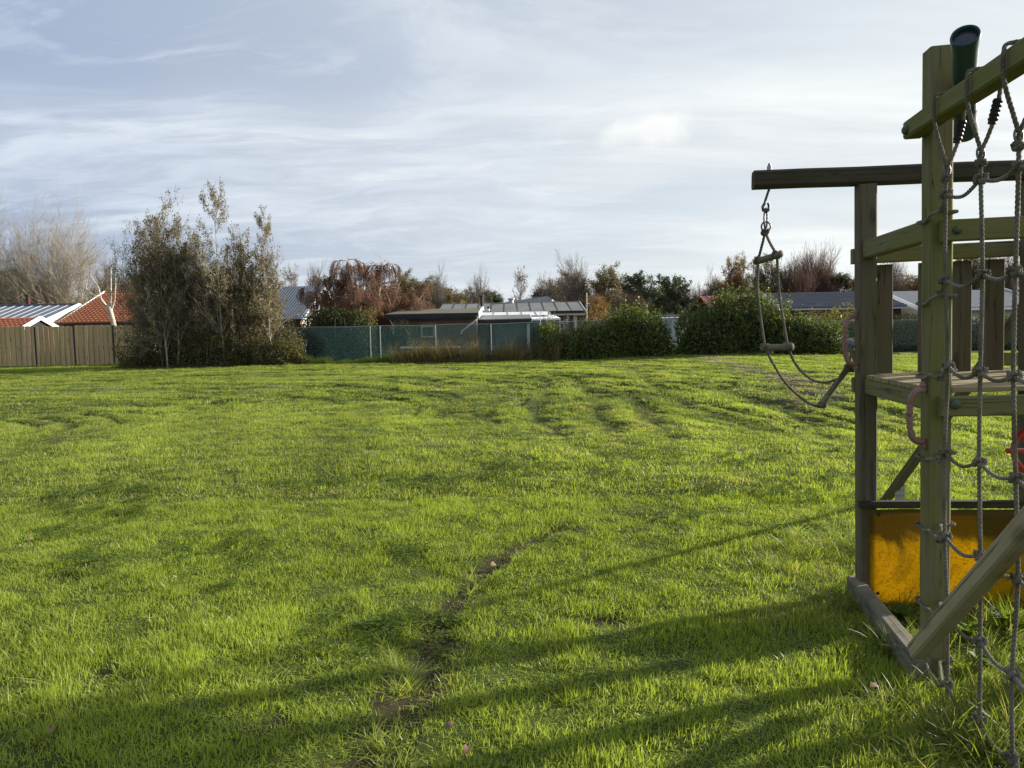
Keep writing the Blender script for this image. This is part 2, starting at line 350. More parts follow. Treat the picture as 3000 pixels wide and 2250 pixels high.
M['leaf_olive'] = mat_leaf('leaf_olive', [(0.10, 0.095, 0.042), (0.16, 0.125, 0.062), (0.19, 0.12, 0.07), (0.085, 0.085, 0.035)], .4, .5, .3)
M['leaf_rust'] = mat_leaf('leaf_rust', [(0.26, 0.15, 0.07), (0.34, 0.19, 0.07), (0.22, 0.13, 0.08), (0.18, 0.14, 0.07)], .45, .6, .2)
M['leaf_brown'] = mat_leaf('leaf_brown', [(0.15, 0.10, 0.065), (0.19, 0.125, 0.09), (0.12, 0.09, 0.06)], .4, .6, .2)
M['leaf_pine'] = mat_leaf('leaf_pine', [(0.04, 0.065, 0.03), (0.065, 0.09, 0.04), (0.10, 0.115, 0.05)], .2, .5, .3)
M['leaf_yellow'] = mat_leaf('leaf_yellow', [(0.10, 0.12, 0.03), (0.20, 0.18, 0.05), (0.24, 0.16, 0.05), (0.07, 0.09, 0.025)], .45, .6, .2)
M['drygrass'] = mat_leaf('dry_grass', [(0.36, 0.28, 0.16), (0.22, 0.17, 0.09), (0.12, 0.12, 0.04), (0.26, 0.18, 0.11)], .4, .6, .2)
M['verge'] = mat_leaf('verge_grass', [(0.09, 0.15, 0.025), (0.16, 0.22, 0.05), (0.12, 0.17, 0.04)], .5, .5, .3)
M['weed'] = mat_leaf('weed_leaf', [(0.07, 0.12, 0.02), (0.13, 0.19, 0.03), (0.18, 0.24, 0.05)], .5, .6, .15)
M['deadleaf'] = mat_noise('dead_leaf', (0.20, 0.135, 0.07), (0.12, 0.07, 0.035), 40, .7)
M['redtile'] = mat_noise('red_roof_tile', (0.48, 0.17, 0.07), (0.33, 0.11, 0.05), 2.2, .6, spec=.4)
M['darktile'] = mat_noise('dark_roof_tile', (0.07, 0.075, 0.09), (0.10, 0.105, 0.125), 2.0, .4, spec=.5)
M['bluemetal'] = mat_noise('blue_grey_metal', (0.10, 0.12, 0.155), (0.13, 0.15, 0.19), .8, .45, .05, .5)
M['greymetal'] = mat_noise('grey_seam_metal', (0.10, 0.115, 0.15), (0.14, 0.155, 0.19), 1.0, .4, .05, .5)
M['seam'] = mat_noise('pale_seam', (0.30, 0.33, 0.36), (0.38, 0.40, 0.42), 2, .5)
M['redmetal'] = mat_noise('red_metal', (0.30, 0.085, 0.07), (0.36, 0.12, 0.10), 1, .5)
M['felt'] = mat_noise('roofing_felt', (0.20, 0.205, 0.195), (0.135, 0.14, 0.13), .8, .9, .4)
M['mossfelt'] = mat_noise('mossy_felt', (0.15, 0.14, 0.09), (0.09, 0.085, 0.06), 1.2, .9, .4)
M['white'] = mat_noise('white_paint', (0.72, 0.72, 0.70), (0.80, 0.80, 0.79), 3, .6, .05)
M['cream'] = mat_noise('cream_render', (0.50, 0.45, 0.35), (0.56, 0.51, 0.41), 2, .8)
M['black'] = mat_noise('black_trim', (0.016, 0.017, 0.02), (0.03, 0.03, 0.032), 4, .5)
M['darkred'] = mat_noise('maroon_boards', (0.085, 0.02, 0.022), (0.06, 0.015, 0.018), 3, .6)
M['slate'] = mat_noise('blue_grey_paint', (0.085, 0.10, 0.11), (0.10, 0.12, 0.13), 2, .7)
M['bluegable'] = mat_noise('pale_blue_board', (0.48, 0.52, 0.53), (0.54, 0.58, 0.58), 2, .7)
def mat_poly():
    m, t = newmat('opal_roof_sheet'); p = bsdf(t, (0.72, 0.74, 0.76), .35, spec=.5); return m
M['opal'] = mat_poly()
def mat_brick(name, a, b, mo):
    m, t = newmat(name); o = t.node('ShaderNodeTexCoord').outputs['Object']; s = t.node('ShaderNodeSeparateXYZ', i_0=o)
    v = t.node('ShaderNodeCombineXYZ', i_0=t.math('ADD', s.outputs[0], s.outputs[1]), i_1=s.outputs[2], i_2=0.0).outputs[0]
    br = t.node('ShaderNodeTexBrick', i_Vector=v, i_Scale=1.0); br.inputs['Color1'].default_value = (*a, 1); br.inputs['Color2'].default_value = (*b, 1); br.inputs['Mortar'].default_value = (*mo, 1)
    br.inputs['Brick Width'].default_value = .22; br.inputs['Row Height'].default_value = .065; br.inputs['Mortar Size'].default_value = .008
    n = t.noise(o, 1.4, 5, .6); c = t.mix(t.math('MULTIPLY', n, .5), br.outputs[0], tuple(x*.6 for x in a))
    bsdf(t, c, .9, br.outputs['Fac'], -.4, .01, .2); return m
M['brick'] = mat_brick('brown_brick', (0.15, 0.085, 0.065), (0.20, 0.12, 0.095), (0.17, 0.14, 0.12))
M['redbrick'] = mat_brick('red_brick', (0.22, 0.085, 0.06), (0.28, 0.12, 0.08), (0.3, 0.26, 0.22))
def mat_glass():
    m, t = newmat('window_glass'); bsdf(t, (0.04, 0.055, 0.06), .08, spec=.6); return m
M['glass'] = mat_glass()
M['gold'] = mat_noise('gold_paint', (0.55, 0.45, 0.15), (0.6, 0.5, 0.2), 5, .4, .05, .5)
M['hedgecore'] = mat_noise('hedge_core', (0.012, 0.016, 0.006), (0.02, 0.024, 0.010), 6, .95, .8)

# ------------------------------------------------------------ the field
mud = [tuple(G(*q)[:2]) for q in [(1040, 2250), (1150, 2130), (1215, 2010), (1270, 1910), (1290, 1800), (1400, 1670), (1520, 1590), (1640, 1540)]]
mud2 = [tuple(G(*q)[:2]) for q in [(1300, 1720), (1520, 1600), (1700, 1560)]]
path = [tuple(G(*q)[:2]) for q in [(1985, 1036), (2080, 1052), (2150, 1068), (2260, 1098), (2330, 1120), (2400, 1150), (2350, 1162)]]
hole = G(1775, 1812)[:2]
bases = [(1.735, 2.85)]
def soil(x, y):
    n = fbm(x*3.3, y*3.3, 5); n2 = fbm(x*.9, y*.9, 8)
    d = segdist(x, y, mud); w = .12 + .06*sstep(4.2-y, 0, 1.5)
    nf = fbm(x*9, y*9, 6, 3)
    mudm = sstep(nf*.55 + .4*fbm(x*26, y*26, 9, 2) + n*.2 + np.exp(-(d/w)**2)*.95 - 1.02, 0.0, .32)*(d < .45)*.97
    s = 0*x
    s = np.maximum(s, sstep(n*.9 + fbm(x*.8, y*.35, 15)*.8 + np.exp(-(segdist(x, y, path)/.85)**2)*.62 - 1.18, 0, .30)*.8)
    dh = np.hypot((x-hole[0])/.17, (y-hole[1])/.07); s = np.maximum(s, sstep(1.25-dh + (n-.5)*.8, 0, .45))
    for (qx, qy, r) in SPOTS:
        s = np.maximum(s, sstep(1.1-np.hypot(x-qx, (y-qy)*1.3)/(r*1.1) + (fbm(x*8, y*8, 14, 3)-.5)*3.2, 0, .9)*.9)
    inside = (sstep(x, 1.72, 1.85)*sstep(y, 2.75, 2.95)*sstep(4.2-y, 0, .5))
    s = np.maximum(s, inside*sstep(n2+n, .72, 1.05)*.95)
    bare = sstep(fbm(x*1.1+31, y*1.1, 61, 5), .66, .76)*.55
    crumb = .30+.70*sstep(fbm(x*17, y*17, 19, 2) + .25*(fbm(x*5, y*5, 18)-.5), .30, .56); crumb = crumb + (1-crumb)*sstep(y, 8, 14)
    return np.clip(np.maximum(np.maximum(s, bare)*crumb, mudm*(.6+.4*crumb)), 0, 1)
SPOTS = [(*G(80, 2205)[:2], .13), (*G(560, 1795)[:2], .06), (*G(300, 1690)[:2], .07), (*G(490, 1655)[:2], .08), (*G(590, 1570)[:2], .07), (*G(320, 1955)[:2], .09), (*G(790, 2140)[:2], .10),
         (*G(1700, 1565)[:2], .12), (*G(2330, 1180)[:2], .7), (*G(1000, 1600)[:2], .07), (*G(1960, 1930)[:2], .08)]
def loops(x, y):
    return (np.abs((x+13)/16.)**3 + np.abs((y-5)/19.)**3)**(1/3.)*16 + .35*(fbm(x*.25, y*.25, 71)-.5)*4
def track(x, y):
    u = loops(x, y); k = (u/1.05) % 1.0
    t = np.exp(-((k-.5)/.13)**2) + .85*np.exp(-((k-.12)/.08)**2)
    on = sstep(fbm(x*.22+9, y*.22, 33, 2), .30, .50)*sstep(y, 7, 11)*sstep(34-y, 0, 4)
    return np.clip(np.maximum(t*on, ruts(x, y)*1.0), 0, 1)
RUTS = [[tuple(G(*q)[:2]) for q in L] for L in ([(1597, 1102), (1603, 1156), (1563, 1183), (1590, 1237), (1637, 1278)], [(1678, 1102), (1705, 1129), (1746, 1163), (1766, 1224), (1814, 1271)],
        [(1847, 1075), (1902, 1108), (1949, 1156), (2037, 1190), (2112, 1217), (2227, 1258)], [(1834, 1142), (1861, 1176), (1902, 1224), (1969, 1292)], [(1529, 1095), (1434, 1170), (1420, 1224)], [(1480, 1100), (1370, 1150), (1300, 1215)],
        [(0, 1112), (500, 1106), (1000, 1100), (1250, 1108), (1330, 1120)], [(0, 1150), (500, 1140), (900, 1132), (1180, 1140)], [(0, 1200), (400, 1185), (800, 1178)], [(2080, 1120), (2180, 1160), (2330, 1210), (2440, 1280)])]
def ruts(x, y):
    g = 0
    for L in RUTS: g = np.maximum(g, np.exp(-(segdist(x+.25*(fbm(x*.9, y*.9, 44)-.5), y, L)/np.clip(.12+.008*y, .1, .34))**2))
    return g*(.35+.65*sstep(fbm(x*.8, y*.5, 47, 3), .30, .50))
def mow(x, y):
    return .5+.5*np.sin(loops(x, y)*2*math.pi/1.9)
def ground_h(x, y):
    far = sstep(60-np.hypot(x, y), 0, 20); nearp = 1-.85*np.exp(-((x-2.3)**2+(y-3.4)**2)/1.6)
    h = (fbm(x*.14, y*.14, 3)-.5)*.16*sstep(y, 6, 14) + (fbm(x*.6, y*.6, 21)-.5)*.055 + (fbm(x*2.2, y*2.2, 23, 3)-.5)*.05 + (fbm(x*6.5, y*6.5, 25, 2)-.5)*.022
    h = h - .075*track(x, y)*np.clip(y/12, .6, 1.6) + .016*np.sin(loops(x, y)*2*math.pi/.55+4*fbm(x*.5, y*.5, 88))*sstep(y, 7, 11)*sstep(fbm(x*.6, y*.6, 83), .35, .6) - .03*np.exp(-(np.hypot((x-hole[0])/.16, (y-hole[1])/.09))**2)
    for (px, py, r, a) in ((1690, 1092, 1.4, .10), (1740, 1190, .55, .11), (1930, 1260, .8, .05), (2130, 1040, 4.5, .16), (1560, 1170, .8, .05)):
        q = G(px, py); h = h + a*np.exp(-((x-q[0])**2+(y-q[1])**2)/r**2)
    h = h - .03*np.exp(-(segdist(x, y, mud)/.09)**2)
    return h*far*nearp
def axis(lo, hi, fine_lo, fine_hi, step, grow):
    a = list(np.arange(fine_lo, fine_hi, step)); s = step; v = fine_hi
    while v < hi: a.append(v); s *= grow; v += s
    a.append(hi); s = step; v = fine_lo; b = []
    while v > lo: s *= grow; v -= s; b.append(v)
    return np.array(sorted(b)+a)
xs = axis(-900, 900, -9, 9, .065, 1.035); ys = axis(-60, 1500, 1.5, 15, .05, 1.012)
X, Y = np.meshgrid(xs, ys); Z = ground_h(X, Y)
nx, ny = len(xs), len(ys); I = np.arange(nx*ny).reshape(ny, nx)
F = np.stack([I[:-1, :-1], I[:-1, 1:], I[1:, 1:], I[1:, :-1]], -1).reshape(-1, 4)
def mat_ground():
    m, t = newmat('field_ground'); o = t.node('ShaderNodeTexCoord').outputs['Object']
    so = t.node('ShaderNodeAttribute', attribute_name='soil').outputs['Fac']; ti = t.node('ShaderNodeAttribute', attribute_name='tint').outputs['Fac']
    n = t.noise(o, 35.0, 6, .7); n2 = t.noise(o, 7.0, 5, .6)
    green = t.mix(t.math('ADD', t.math('MULTIPLY', n, .6), t.math('MULTIPLY', ti, .5)), (0.02, 0.035, 0.008), (0.09, 0.13, 0.022))
    thatch = t.mix(t.ramp(n, .5, .7), green, (0.05, 0.042, 0.02))
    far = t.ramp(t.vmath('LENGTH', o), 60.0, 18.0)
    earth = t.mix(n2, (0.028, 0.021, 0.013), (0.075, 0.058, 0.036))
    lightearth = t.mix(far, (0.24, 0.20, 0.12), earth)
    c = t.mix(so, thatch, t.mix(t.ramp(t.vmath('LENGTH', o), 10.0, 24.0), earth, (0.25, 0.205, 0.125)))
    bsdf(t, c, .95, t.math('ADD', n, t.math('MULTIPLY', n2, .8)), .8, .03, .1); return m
me = npmesh('ground', np.stack([X, Y, Z], -1).reshape(-1, 3), F, mat_ground(), True)
TINT = lambda x, y: np.clip(.36 + .5*fbm(x*.45, y*.45, 41) + .3*(fbm(x*2.5, y*2.5, 43)-.5) + .25*(mow(x, y)-.5)*sstep(y, 5, 10) - .7*track(x, y), 0, 1)
for nm, val in (('soil', soil(X, Y)), ('tint', TINT(X, Y))):
    at = me.attributes.new(nm, 'FLOAT', 'POINT'); at.data.foreach_set('value', val.ravel().astype(np.float32))
tag(objm('ground', me), kind='structure', label='grass field with mown loops and worn patches')
def gz(x, y): return float(ground_h(np.array([x], float), np.array([y], float))[0])

# ---- grass: instanced tufts
def tuft_mesh(name, nb, rad, hmin, hmax, w, lean, mat, segs=2, flat=0.0):
    N = nb; r = rad*np.sqrt(rng.random(N)); a = rng.random(N)*2*math.pi
    b = np.stack([r*np.cos(a), r*np.sin(a), np.full(N, -.012)], -1)
    h = rng.uniform(hmin, hmax, N); az = rng.random(N)*2*math.pi; ln = np.abs(rng.normal(0, lean, N)) + flat*rng.random(N)
    d = np.stack([np.cos(az)*ln, np.sin(az)*ln, np.ones(N)], -1); d /= np.linalg.norm(d, axis=1)[:, None]
    fa = rng.random(N)*2*math.pi; side = np.stack([np.cos(fa), np.sin(fa), np.zeros(N)], -1)*(w*rng.uniform(.7, 1.3, N))[:, None]/2
    V = []; 
    for k in range(segs):
        t = k/segs; p = b + d*(h*t)[:, None] + np.stack([np.cos(az), np.sin(az), -.3*np.ones(N)], -1)*(h*ln*.5*t*t)[:, None]
        V += [p-side*(1-.35*t), p+side*(1-.35*t)]
    p = b + d*h[:, None] + np.stack([np.cos(az), np.sin(az), -.35*np.ones(N)], -1)*(h*ln*.5)[:, None]; V.append(p)
    nv = len(V); V = np.stack(V, 1).reshape(-1, 3); base = np.arange(N)[:, None]*nv; F = []
    for k in range(segs-1):
        F.append(base+[2*k, 2*k+1, 2*k+3]); F.append(base+[2*k, 2*k+3, 2*k+2])
    F.append(base+[2*segs-2, 2*segs-1, 2*segs])
    return npmesh(name, V, np.vstack(F), mat)
def scatter(name, label, pts, z, scl, tint, dry, meshes, rots=None, cat=None):
    n = len(pts); me = bpy.data.meshes.new(name); me.vertices.add(n)
    me.vertices.foreach_set('co', np.column_stack([pts, z]).astype(np.float32).ravel())
    def fa(nm, v): a = me.attributes.new(nm, 'FLOAT', 'POINT'); a.data.foreach_set('value', np.asarray(v, np.float32))
    fa('tint', tint); fa('dry', dry)
    a = me.attributes.new('scl', 'FLOAT_VECTOR', 'POINT'); a.data.foreach_set('vector', np.asarray(scl, np.float32).ravel())
    rot = np.column_stack([rng.normal(0, .09, n), rng.normal(0, .09, n), rng.random(n)*2*math.pi])
    a = me.attributes.new('rot', 'FLOAT_VECTOR', 'POINT'); a.data.foreach_set('vector', rot.astype(np.float32).ravel())
    a = me.attributes.new('pick', 'INT', 'POINT'); a.data.foreach_set('value', rng.integers(0, len(meshes), n).astype(np.int32))
    col = bpy.data.collections.new(name+'_kinds')
    for i, mm in enumerate(meshes): col.objects.link(bpy.data.objects.new('tuft', mm))
    o = objm(name, me); ng = bpy.data.node_groups.new(name, 'GeometryNodeTree')
    ng.interface.new_socket('Geometry', in_out='INPUT', socket_type='NodeSocketGeometry'); ng.interface.new_socket('Geometry', in_out='OUTPUT', socket_type='NodeSocketGeometry')
    gi = ng.nodes.new('NodeGroupInput'); go = ng.nodes.new('NodeGroupOutput'); ip = ng.nodes.new('GeometryNodeInstanceOnPoints')
    ci = ng.nodes.new('GeometryNodeCollectionInfo'); ci.inputs[0].default_value = col; ci.inputs['Separate Children'].default_value = True; ci.inputs['Reset Children'].default_value = True
    def na(nm, dt): q = ng.nodes.new('GeometryNodeInputNamedAttribute'); q.data_type = dt; q.inputs[0].default_value = nm; return q.outputs[0]
    L = ng.links.new; L(gi.outputs[0], ip.inputs['Points']); L(ci.outputs[0], ip.inputs['Instance']); ip.inputs['Pick Instance'].default_value = True
    L(na('pick', 'INT'), ip.inputs['Instance Index']); L(na('rot', 'FLOAT_VECTOR'), ip.inputs['Rotation']); L(na('scl', 'FLOAT_VECTOR'), ip.inputs['Scale'])
    L(ip.outputs[0], go.inputs[0]); md = o.modifiers.new('scatter', 'NODES'); md.node_group = ng
    return tag(o, label, cat, kind='stuff')
near = [tuft_mesh('tuft', 15, .05, .020, .050, .0040, .8, M['grass'], 2) for _ in range(6)]
mid = [tuft_mesh('tuft', 26, .10, .022, .052, .0065, .8, M['grass'], 2) for _ in range(5)]
farm = [tuft_mesh('tuft', 60, .24, .028, .06, .012, .8, M['grass'], 1) for _ in range(5)]
long_ = [tuft_mesh('tuft', 26, .06, .08, .22, .0048, .55, M['grass'], 3, .5) for _ in range(5)]
def field_points(y0, y1, dens, seed):
    r = np.random.default_rng(seed); hw = y1*.76+1.6; n = int(2*hw*(y1-y0)*dens)
    p = np.column_stack([r.uniform(-hw, hw, n), r.uniform(y0, y1, n)])
    return p[np.abs(p[:, 0]) < p[:, 1]*.76+1.6]
def edge_mask(p):      # the lawn stops at the fences and hedges
    lim = np.interp(p[:, 0], [-40, -17, -8, -3, 3, 8, 9.0, 10.5, 12, 30], [34.8, 33, 31.2, 30.9, 31.2, 32.2, 38, 36, 31.3, 30.5])
    return p[:, 1] < lim
for nm, y0, y1, dens, kinds, base in (('lawn_grass', 1.9, 6.0, 1500, near, 1.0), ('lawn_grass', 6.0, 13.0, 260, mid, 1.0), ('lawn_grass', 13.0, 38.0, 42, farm, 1.0)):
    p = field_points(y0, y1, dens, 5+int(y0)); p = p[edge_mask(p)]; x, y = p[:, 0], p[:, 1]
    so = soil(x, y); keep = rng.random(len(p)) > so*.90; p = p[keep]; x, y = p[:, 0], p[:, 1]; so = so[keep]
    hh = .55 + .75*fbm(x*.8, y*.8, 51) + .5*(fbm(x*4, y*4, 53)-.5); tr = track(x, y)
    lush = sstep(fbm(x*1.7+5, y*1.7, 57, 3), .60, .75)
    cl = fbm(x*7, y*7, 67, 2); hh = hh*(.45+1.1*sstep(cl, .25, .75)); keep2 = rng.random(len(p)) < .25+1.2*sstep(cl+.35*(fbm(x*1.2, y*1.2, 68)-.5), .18, .55); hh = np.where(keep2, hh, .25)
    hh = (hh + .35*lush)*(1-.85*tr)*(1-.5*so)*(1+.18*(mow(x, y)-.5)*sstep(y, 5, 10))
    scl = np.column_stack([np.ones(len(p)), np.ones(len(p)), hh])*(base*rng.uniform(.7, 1.35, len(p)))[:, None]
    dry = np.clip(.6*sstep(fbm(x*1.6+3, y*1.6, 91), .60, .78) + .5*so + .25*tr, 0, 1)
    scatter(nm, 'short green mown grass of the open field', p, ground_h(x, y), scl, np.clip(TINT(x, y)+.15*lush, 0, 1), dry, kinds, cat=None)
# long unmown grass round the foot of the climbing net and tower
r = np.random.default_rng(77); n = 5200
p = np.column_stack([r.uniform(1.1, 3.6, n), r.uniform(1.6, 4.6, n)]); x, y = p[:, 0], p[:, 1]
den = np.exp(-((x-1.75)**2/.16 + (y-2.15)**2/.10)) + .55*sstep(x, 1.72, 1.95)*sstep(2.75-y, -.1, .3) + .18*np.exp(-((x-1.72)/.16)**2)*sstep(y, 2.8, 3.0) + .25*sstep(x, 2.6, 2.9) + .16*sstep(x, 1.8, 2.2)
k = r.random(n) < den*(.4+.9*fbm(x*3, y*3, 12)); p = p[k]; x, y = p[:, 0], p[:, 1]
scatter('long_grass', 'longer tufted grass round the foot of the rope net and wooden tower', p, ground_h(x, y), np.repeat(r.uniform(.45, 1.0, len(p))[:, None], 3, 1), np.clip(.05+.35*r.random(len(p)), 0, 1), .02*r.random(len(p)), long_)  # low tint stands in for the shade lying over this grass
# scattered tufts near the mud strip
tp = []
for q, s, k in (((1180, 1985), .07, 10), ((1120, 2170), .07, 9), ((1000, 1870), .2, 8), ((330, 1860), .3, 8), ((120, 2020), .3, 12), ((2230, 1560), .5, 12), ((1240, 1640), .3, 6), ((2480, 1560), .25, 40), ((2700, 1420), .45, 60), ((2480, 1850), .06, 6)):
    g = G(*q)[:2]; tp.append(g + r.normal(0, s, (k, 2)))
p = np.vstack(tp); x, y = p[:, 0], p[:, 1]
scatter('grass_tufts', 'single taller grass tufts standing out of the lawn', p, ground_h(x, y), np.column_stack([np.full(len(p), .7)]*2 + [r.uniform(.35, .6, len(p))]), .5+.5*r.random(len(p)), .05*np.ones(len(p)), long_)

def clover_mesh():
    V = []; F_ = []; r = np.random.default_rng(3)
    for k in range(16):
        a = r.random()*6.28; d = .05*math.sqrt(r.random()); c = np.array([d*math.cos(a), d*math.sin(a), r.uniform(.015, .04)])
        for j in range(3):
            b = r.random()*.4+j*2.09; u = np.array([math.cos(b), math.sin(b), .25]); w = np.array([-math.sin(b), math.cos(b), 0]); n0 = len(V)
            V += [c, c+u*.006+w*.006, c+u*.013+w*.003, c+u*.013-w*.003, c+u*.006-w*.006]; F_ += [[n0, n0+1, n0+2], [n0, n0+2, n0+3], [n0, n0+3, n0+4]]
    return npmesh('clover', np.array(V), np.array(F_), M['weed'])
r = np.random.default_rng(91); p = field_points(1.9, 8.0, 120, 92); x, y = p[:, 0], p[:, 1]; k = r.random(len(p)) < sstep(fbm(x*1.5+60, y*1.5, 93, 3), .58, .70); p = p[k]; x, y = p[:, 0], p[:, 1]
scatter('clover', 'clover and small broad-leaved weeds growing in patches in the lawn', p, ground_h(x, y), np.repeat(r.uniform(.6, 1.3, len(p))[:, None], 3, 1), r.random(len(p)), np.zeros(len(p)), [clover_mesh()])

# dead leaves lying on the lawn
def dead_leaf(px, py, size, rz, label):
    g = G(px, py); n = 9; v = []; 
    prof = [0, .32, .5, .42, .52, .30, .34, .12, 0]
    for i in range(n):
        t = i/(n-1); v += [(t-.5, -prof[i]*.8, .10*math.sin(t*3)+prof[i]*.35), (t-.5, 0, .12*math.sin(t*4)), (t-.5, prof[i]*.75, .08*math.sin(t*5)+prof[i]*.5)]
    f = []
    for i in range(n-1): f += [[3*i, 3*i+1, 3*i+4, 3*i+3], [3*i+1, 3*i+2, 3*i+5, 3*i+4]]
    vv = np.array(v)*size*np.array([.85, .6, .7])
    me = npmesh('dead_leaf', vv, np.array(f), M['deadleaf'], True)
    o = objm('dead_leaf', me, None, Matrix.Translation((g[0], g[1], gz(g[0], g[1])+.035)) @ Euler((.25+.3*math.sin(px), .3*math.cos(py), rz)).to_matrix().to_4x4())
    tag(o, label, 'leaf', 'fallen leaves on the lawn')
dead_leaf(1447, 1652, .085, .9, 'largest curled brown leaf lying at the top of the muddy strip')
dead_leaf(558, 1792, .06, 2.0, 'pale tan leaf alone on the lawn at lower left')
dead_leaf(1322, 2152, .055, .4, 'brown leaf just right of the lower end of the muddy strip')
dead_leaf(1365, 2222, .06, 1.4, 'reddish leaf lowest on the lawn, near the bottom edge')
dead_leaf(1508, 1735, .05, 2.6, 'small orange leaf right of the muddy strip')
dead_leaf(1632, 1800, .045, 1.1, 'small tan leaf just left of the dark hole')
dead_leaf(2568, 2035, .075, .2, 'brown leaf in shade below the foot of the wooden tower')
dead_leaf(155, 2160, .06, 1.9, 'light leaf at the lower left corner of the lawn')
dead_leaf(90, 1590, .06, .5, 'tan leaf farthest left on the sunny lawn')
dead_leaf(1397, 1571, .05, 2.2, 'brown leaf farther up, beyond the end of the muddy strip')
dead_leaf(2352, 1457, .06, .7, 'pale leaf in the sunny grass left of the tower')

# ------------------------------------------------------------ play tower
TA = math.radians(-8.5); TT = math.radians(-1.2); T0 = Vector((1.735, 2.85, 0))
TM = Matrix.Rotation(TA, 4, 'Z') @ Matrix.Rotation(TT, 4, 'Y')
tower = empty('play_tower', T0, 'mossy wooden climbing tower with platform, long beam and yellow panel at the right edge', 'play tower', rot=TM)
TW = Matrix.Translation(T0) @ TM
TWA = np.array(TW)
def TL(x, y, z): return (TWA @ np.array([x, y, z, 1.]))[:3]
def TLi(p): return np.array(TW.inverted() @ Vector(p))
def beam(name, a, b, w, h, mat, parent=tower, up=(0, 0, 1), bev=.004, space='tower', label=None, jitter=0.0, cutb=0):
    """board from a to b (tower space unless world), grain along local X"""
    if space == 'tower': a = TL(*a); b = TL(*b); up = (TWA[:3, :3] @ np.array(up, float))
    a = Vector(a); b = Vector(b); L = (b-a).length; d = (b-a).normalized(); s = Vector(up).cross(d).normalized(); u = d.cross(s)
    bm = bmesh.new(); nseg = max(1, int(L/.25)); rows = []
    prng = random.Random(name+str(round(L, 3))+str(round(a.x, 3)))
    for i in range(nseg+1):
        x = L*i/nseg; jy = prng.uniform(-1, 1)*jitter; jz = prng.uniform(-1, 1)*jitter; row = []
        c = bev*1.2
        for (yy, zz) in ((-w/2+c, -h/2), (w/2-c, -h/2), (w/2, -h/2+c), (w/2, h/2-c), (w/2-c, h/2), (-w/2+c, h/2), (-w/2, h/2-c), (-w/2, -h/2+c)):
            row.append(bm.verts.new((x, yy+jy, zz+jz)))
        rows.append(row)
    for r0_, r1_ in zip(rows[:-1], rows[1:]):
        for j in range(8): bm.faces.new((r0_[j], r0_[(j+1) % 8], r1_[(j+1) % 8], r1_[j]))
    bm.faces.new(rows[0][::-1]); bm.faces.new(rows[-1]); bmesh.ops.recalc_face_normals(bm, faces=bm.faces[:])
    me = bpy.data.meshes.new(name); bm.to_mesh(me); bm.free(); me.materials.append(mat)
    Mx = Matrix(((d.x, s.x, u.x, a.x), (d.y, s.y, u.y, a.y), (d.z, s.z, u.z, a.z), (0, 0, 0, 1)))
    o = objm(name, me, parent, Mx)
    if label: o['label'] = label
    return o
PW = .086; DY = .82; DX = .78
beam('post', (0, 0, -.06), (0, 0, 2.505), PW, PW, M['post'], up=(0, 1, 0), bev=.006, jitter=.0012)
beam('post', (0, DY, -.06), (0, DY, 2.142), PW, PW, M['brown'], up=(0, 1, 0), bev=.006, jitter=.0012)
beam('post', (DX, DY, -.06), (DX, DY, 2.120), PW, PW, M['brown'], up=(0, 1, 0), bev=.006)
beam('post', (DX, 0, -.06), (DX, 0, 2.4), PW, PW, M['post'], up=(0, 1, 0), bev=.006)
beam('top_beam', (-.55, DY, 2.202), (3.2, DY, 2.098), .085, .088, M['darkwood'], bev=.010, jitter=.0025, label='long dark weathered beam carrying the rope ladder')
# rails
beam('rail', (-.045, DY+.072, 1.792), (DX+.05, DY+.072, 1.792), .045, .078, M['post'])
beam('rail', (.0, .045, 1.815), (.0, DY-.045, 1.815), .058, .086, M['post'])
beam('rail', (-.012, -.066, 1.797), (DX+.05, -.066, 1.790), .045, .082, M['post'])
beam('rail', (DX, .045, 1.815), (DX, DY-.045, 1.815), .058, .086, M['post'])
# slats on the back and right side
for i, sx in enumerate((.12, .31+.03, .47+.035, .66)):
    beam('slat', (sx, DY+.112, 1.10), (sx, DY+.112, 1.745), .024, .088 if i else .095, M['brown'], up=(1, 0, 0), bev=.003)
for sy in (.2, .42, .64): beam('slat', (DX+.06, sy, 1.19), (DX+.06, sy, 1.80), .09, .024, M['brown'], up=(0, 1, 0), bev=.003)
# platform frame and floor
beam('frame_board', (-.012, -.064, 1.112), (DX+.05, -.064, 1.112), .045, .078, M['post'])
beam('frame_board', (0, .045, 1.122), (0, DY-.045, 1.122), .04, .078, M['post'])
beam('frame_board', (-.045, DY+.064, 1.122), (DX+.05, DY+.064, 1.122), .04, .078, M['post'])
beam('frame_board', (DX, .045, 1.122), (DX, DY-.045, 1.122), .04, .078, M['post'])
nb = 9
for i in range(nb):
    y0 = -.035+i*(DY+.06)/nb
    x0, x1 = (-.022, DX+.03) if .05 < y0+.05 and y0+.045 < DY-.04 else (.047, DX-.047)
    beam('floor_board', (x0, y0+.045, 1.172), (x1, y0+.045, 1.172+random.Random(i).uniform(-.002, .002)), .086, .020, M['deck'], bev=.002)
# bolts
def bolt(p, axis, rad, mat, parent=tower):
    mb = MB(); mb.lathe([(0, .016), (rad*.5, .015), (rad*.85, .010), (rad, .003), (rad, -.004), (0, -.004)], TL(*p), TWA[:3, :3] @ np.array(axis, float), 16)
    return mb.build('bolt', mat, parent, True)
bolt((.035, -.088, 1.122), (0, -1, 0), .019, M['boltgreen']); bolt((.035, -.090, 1.795), (0, -1, 0), .016, M['boltgreen'])
bolt((-.117, -.005, 2.205), (-1, 0, 0), .019, M['boltgreen'])
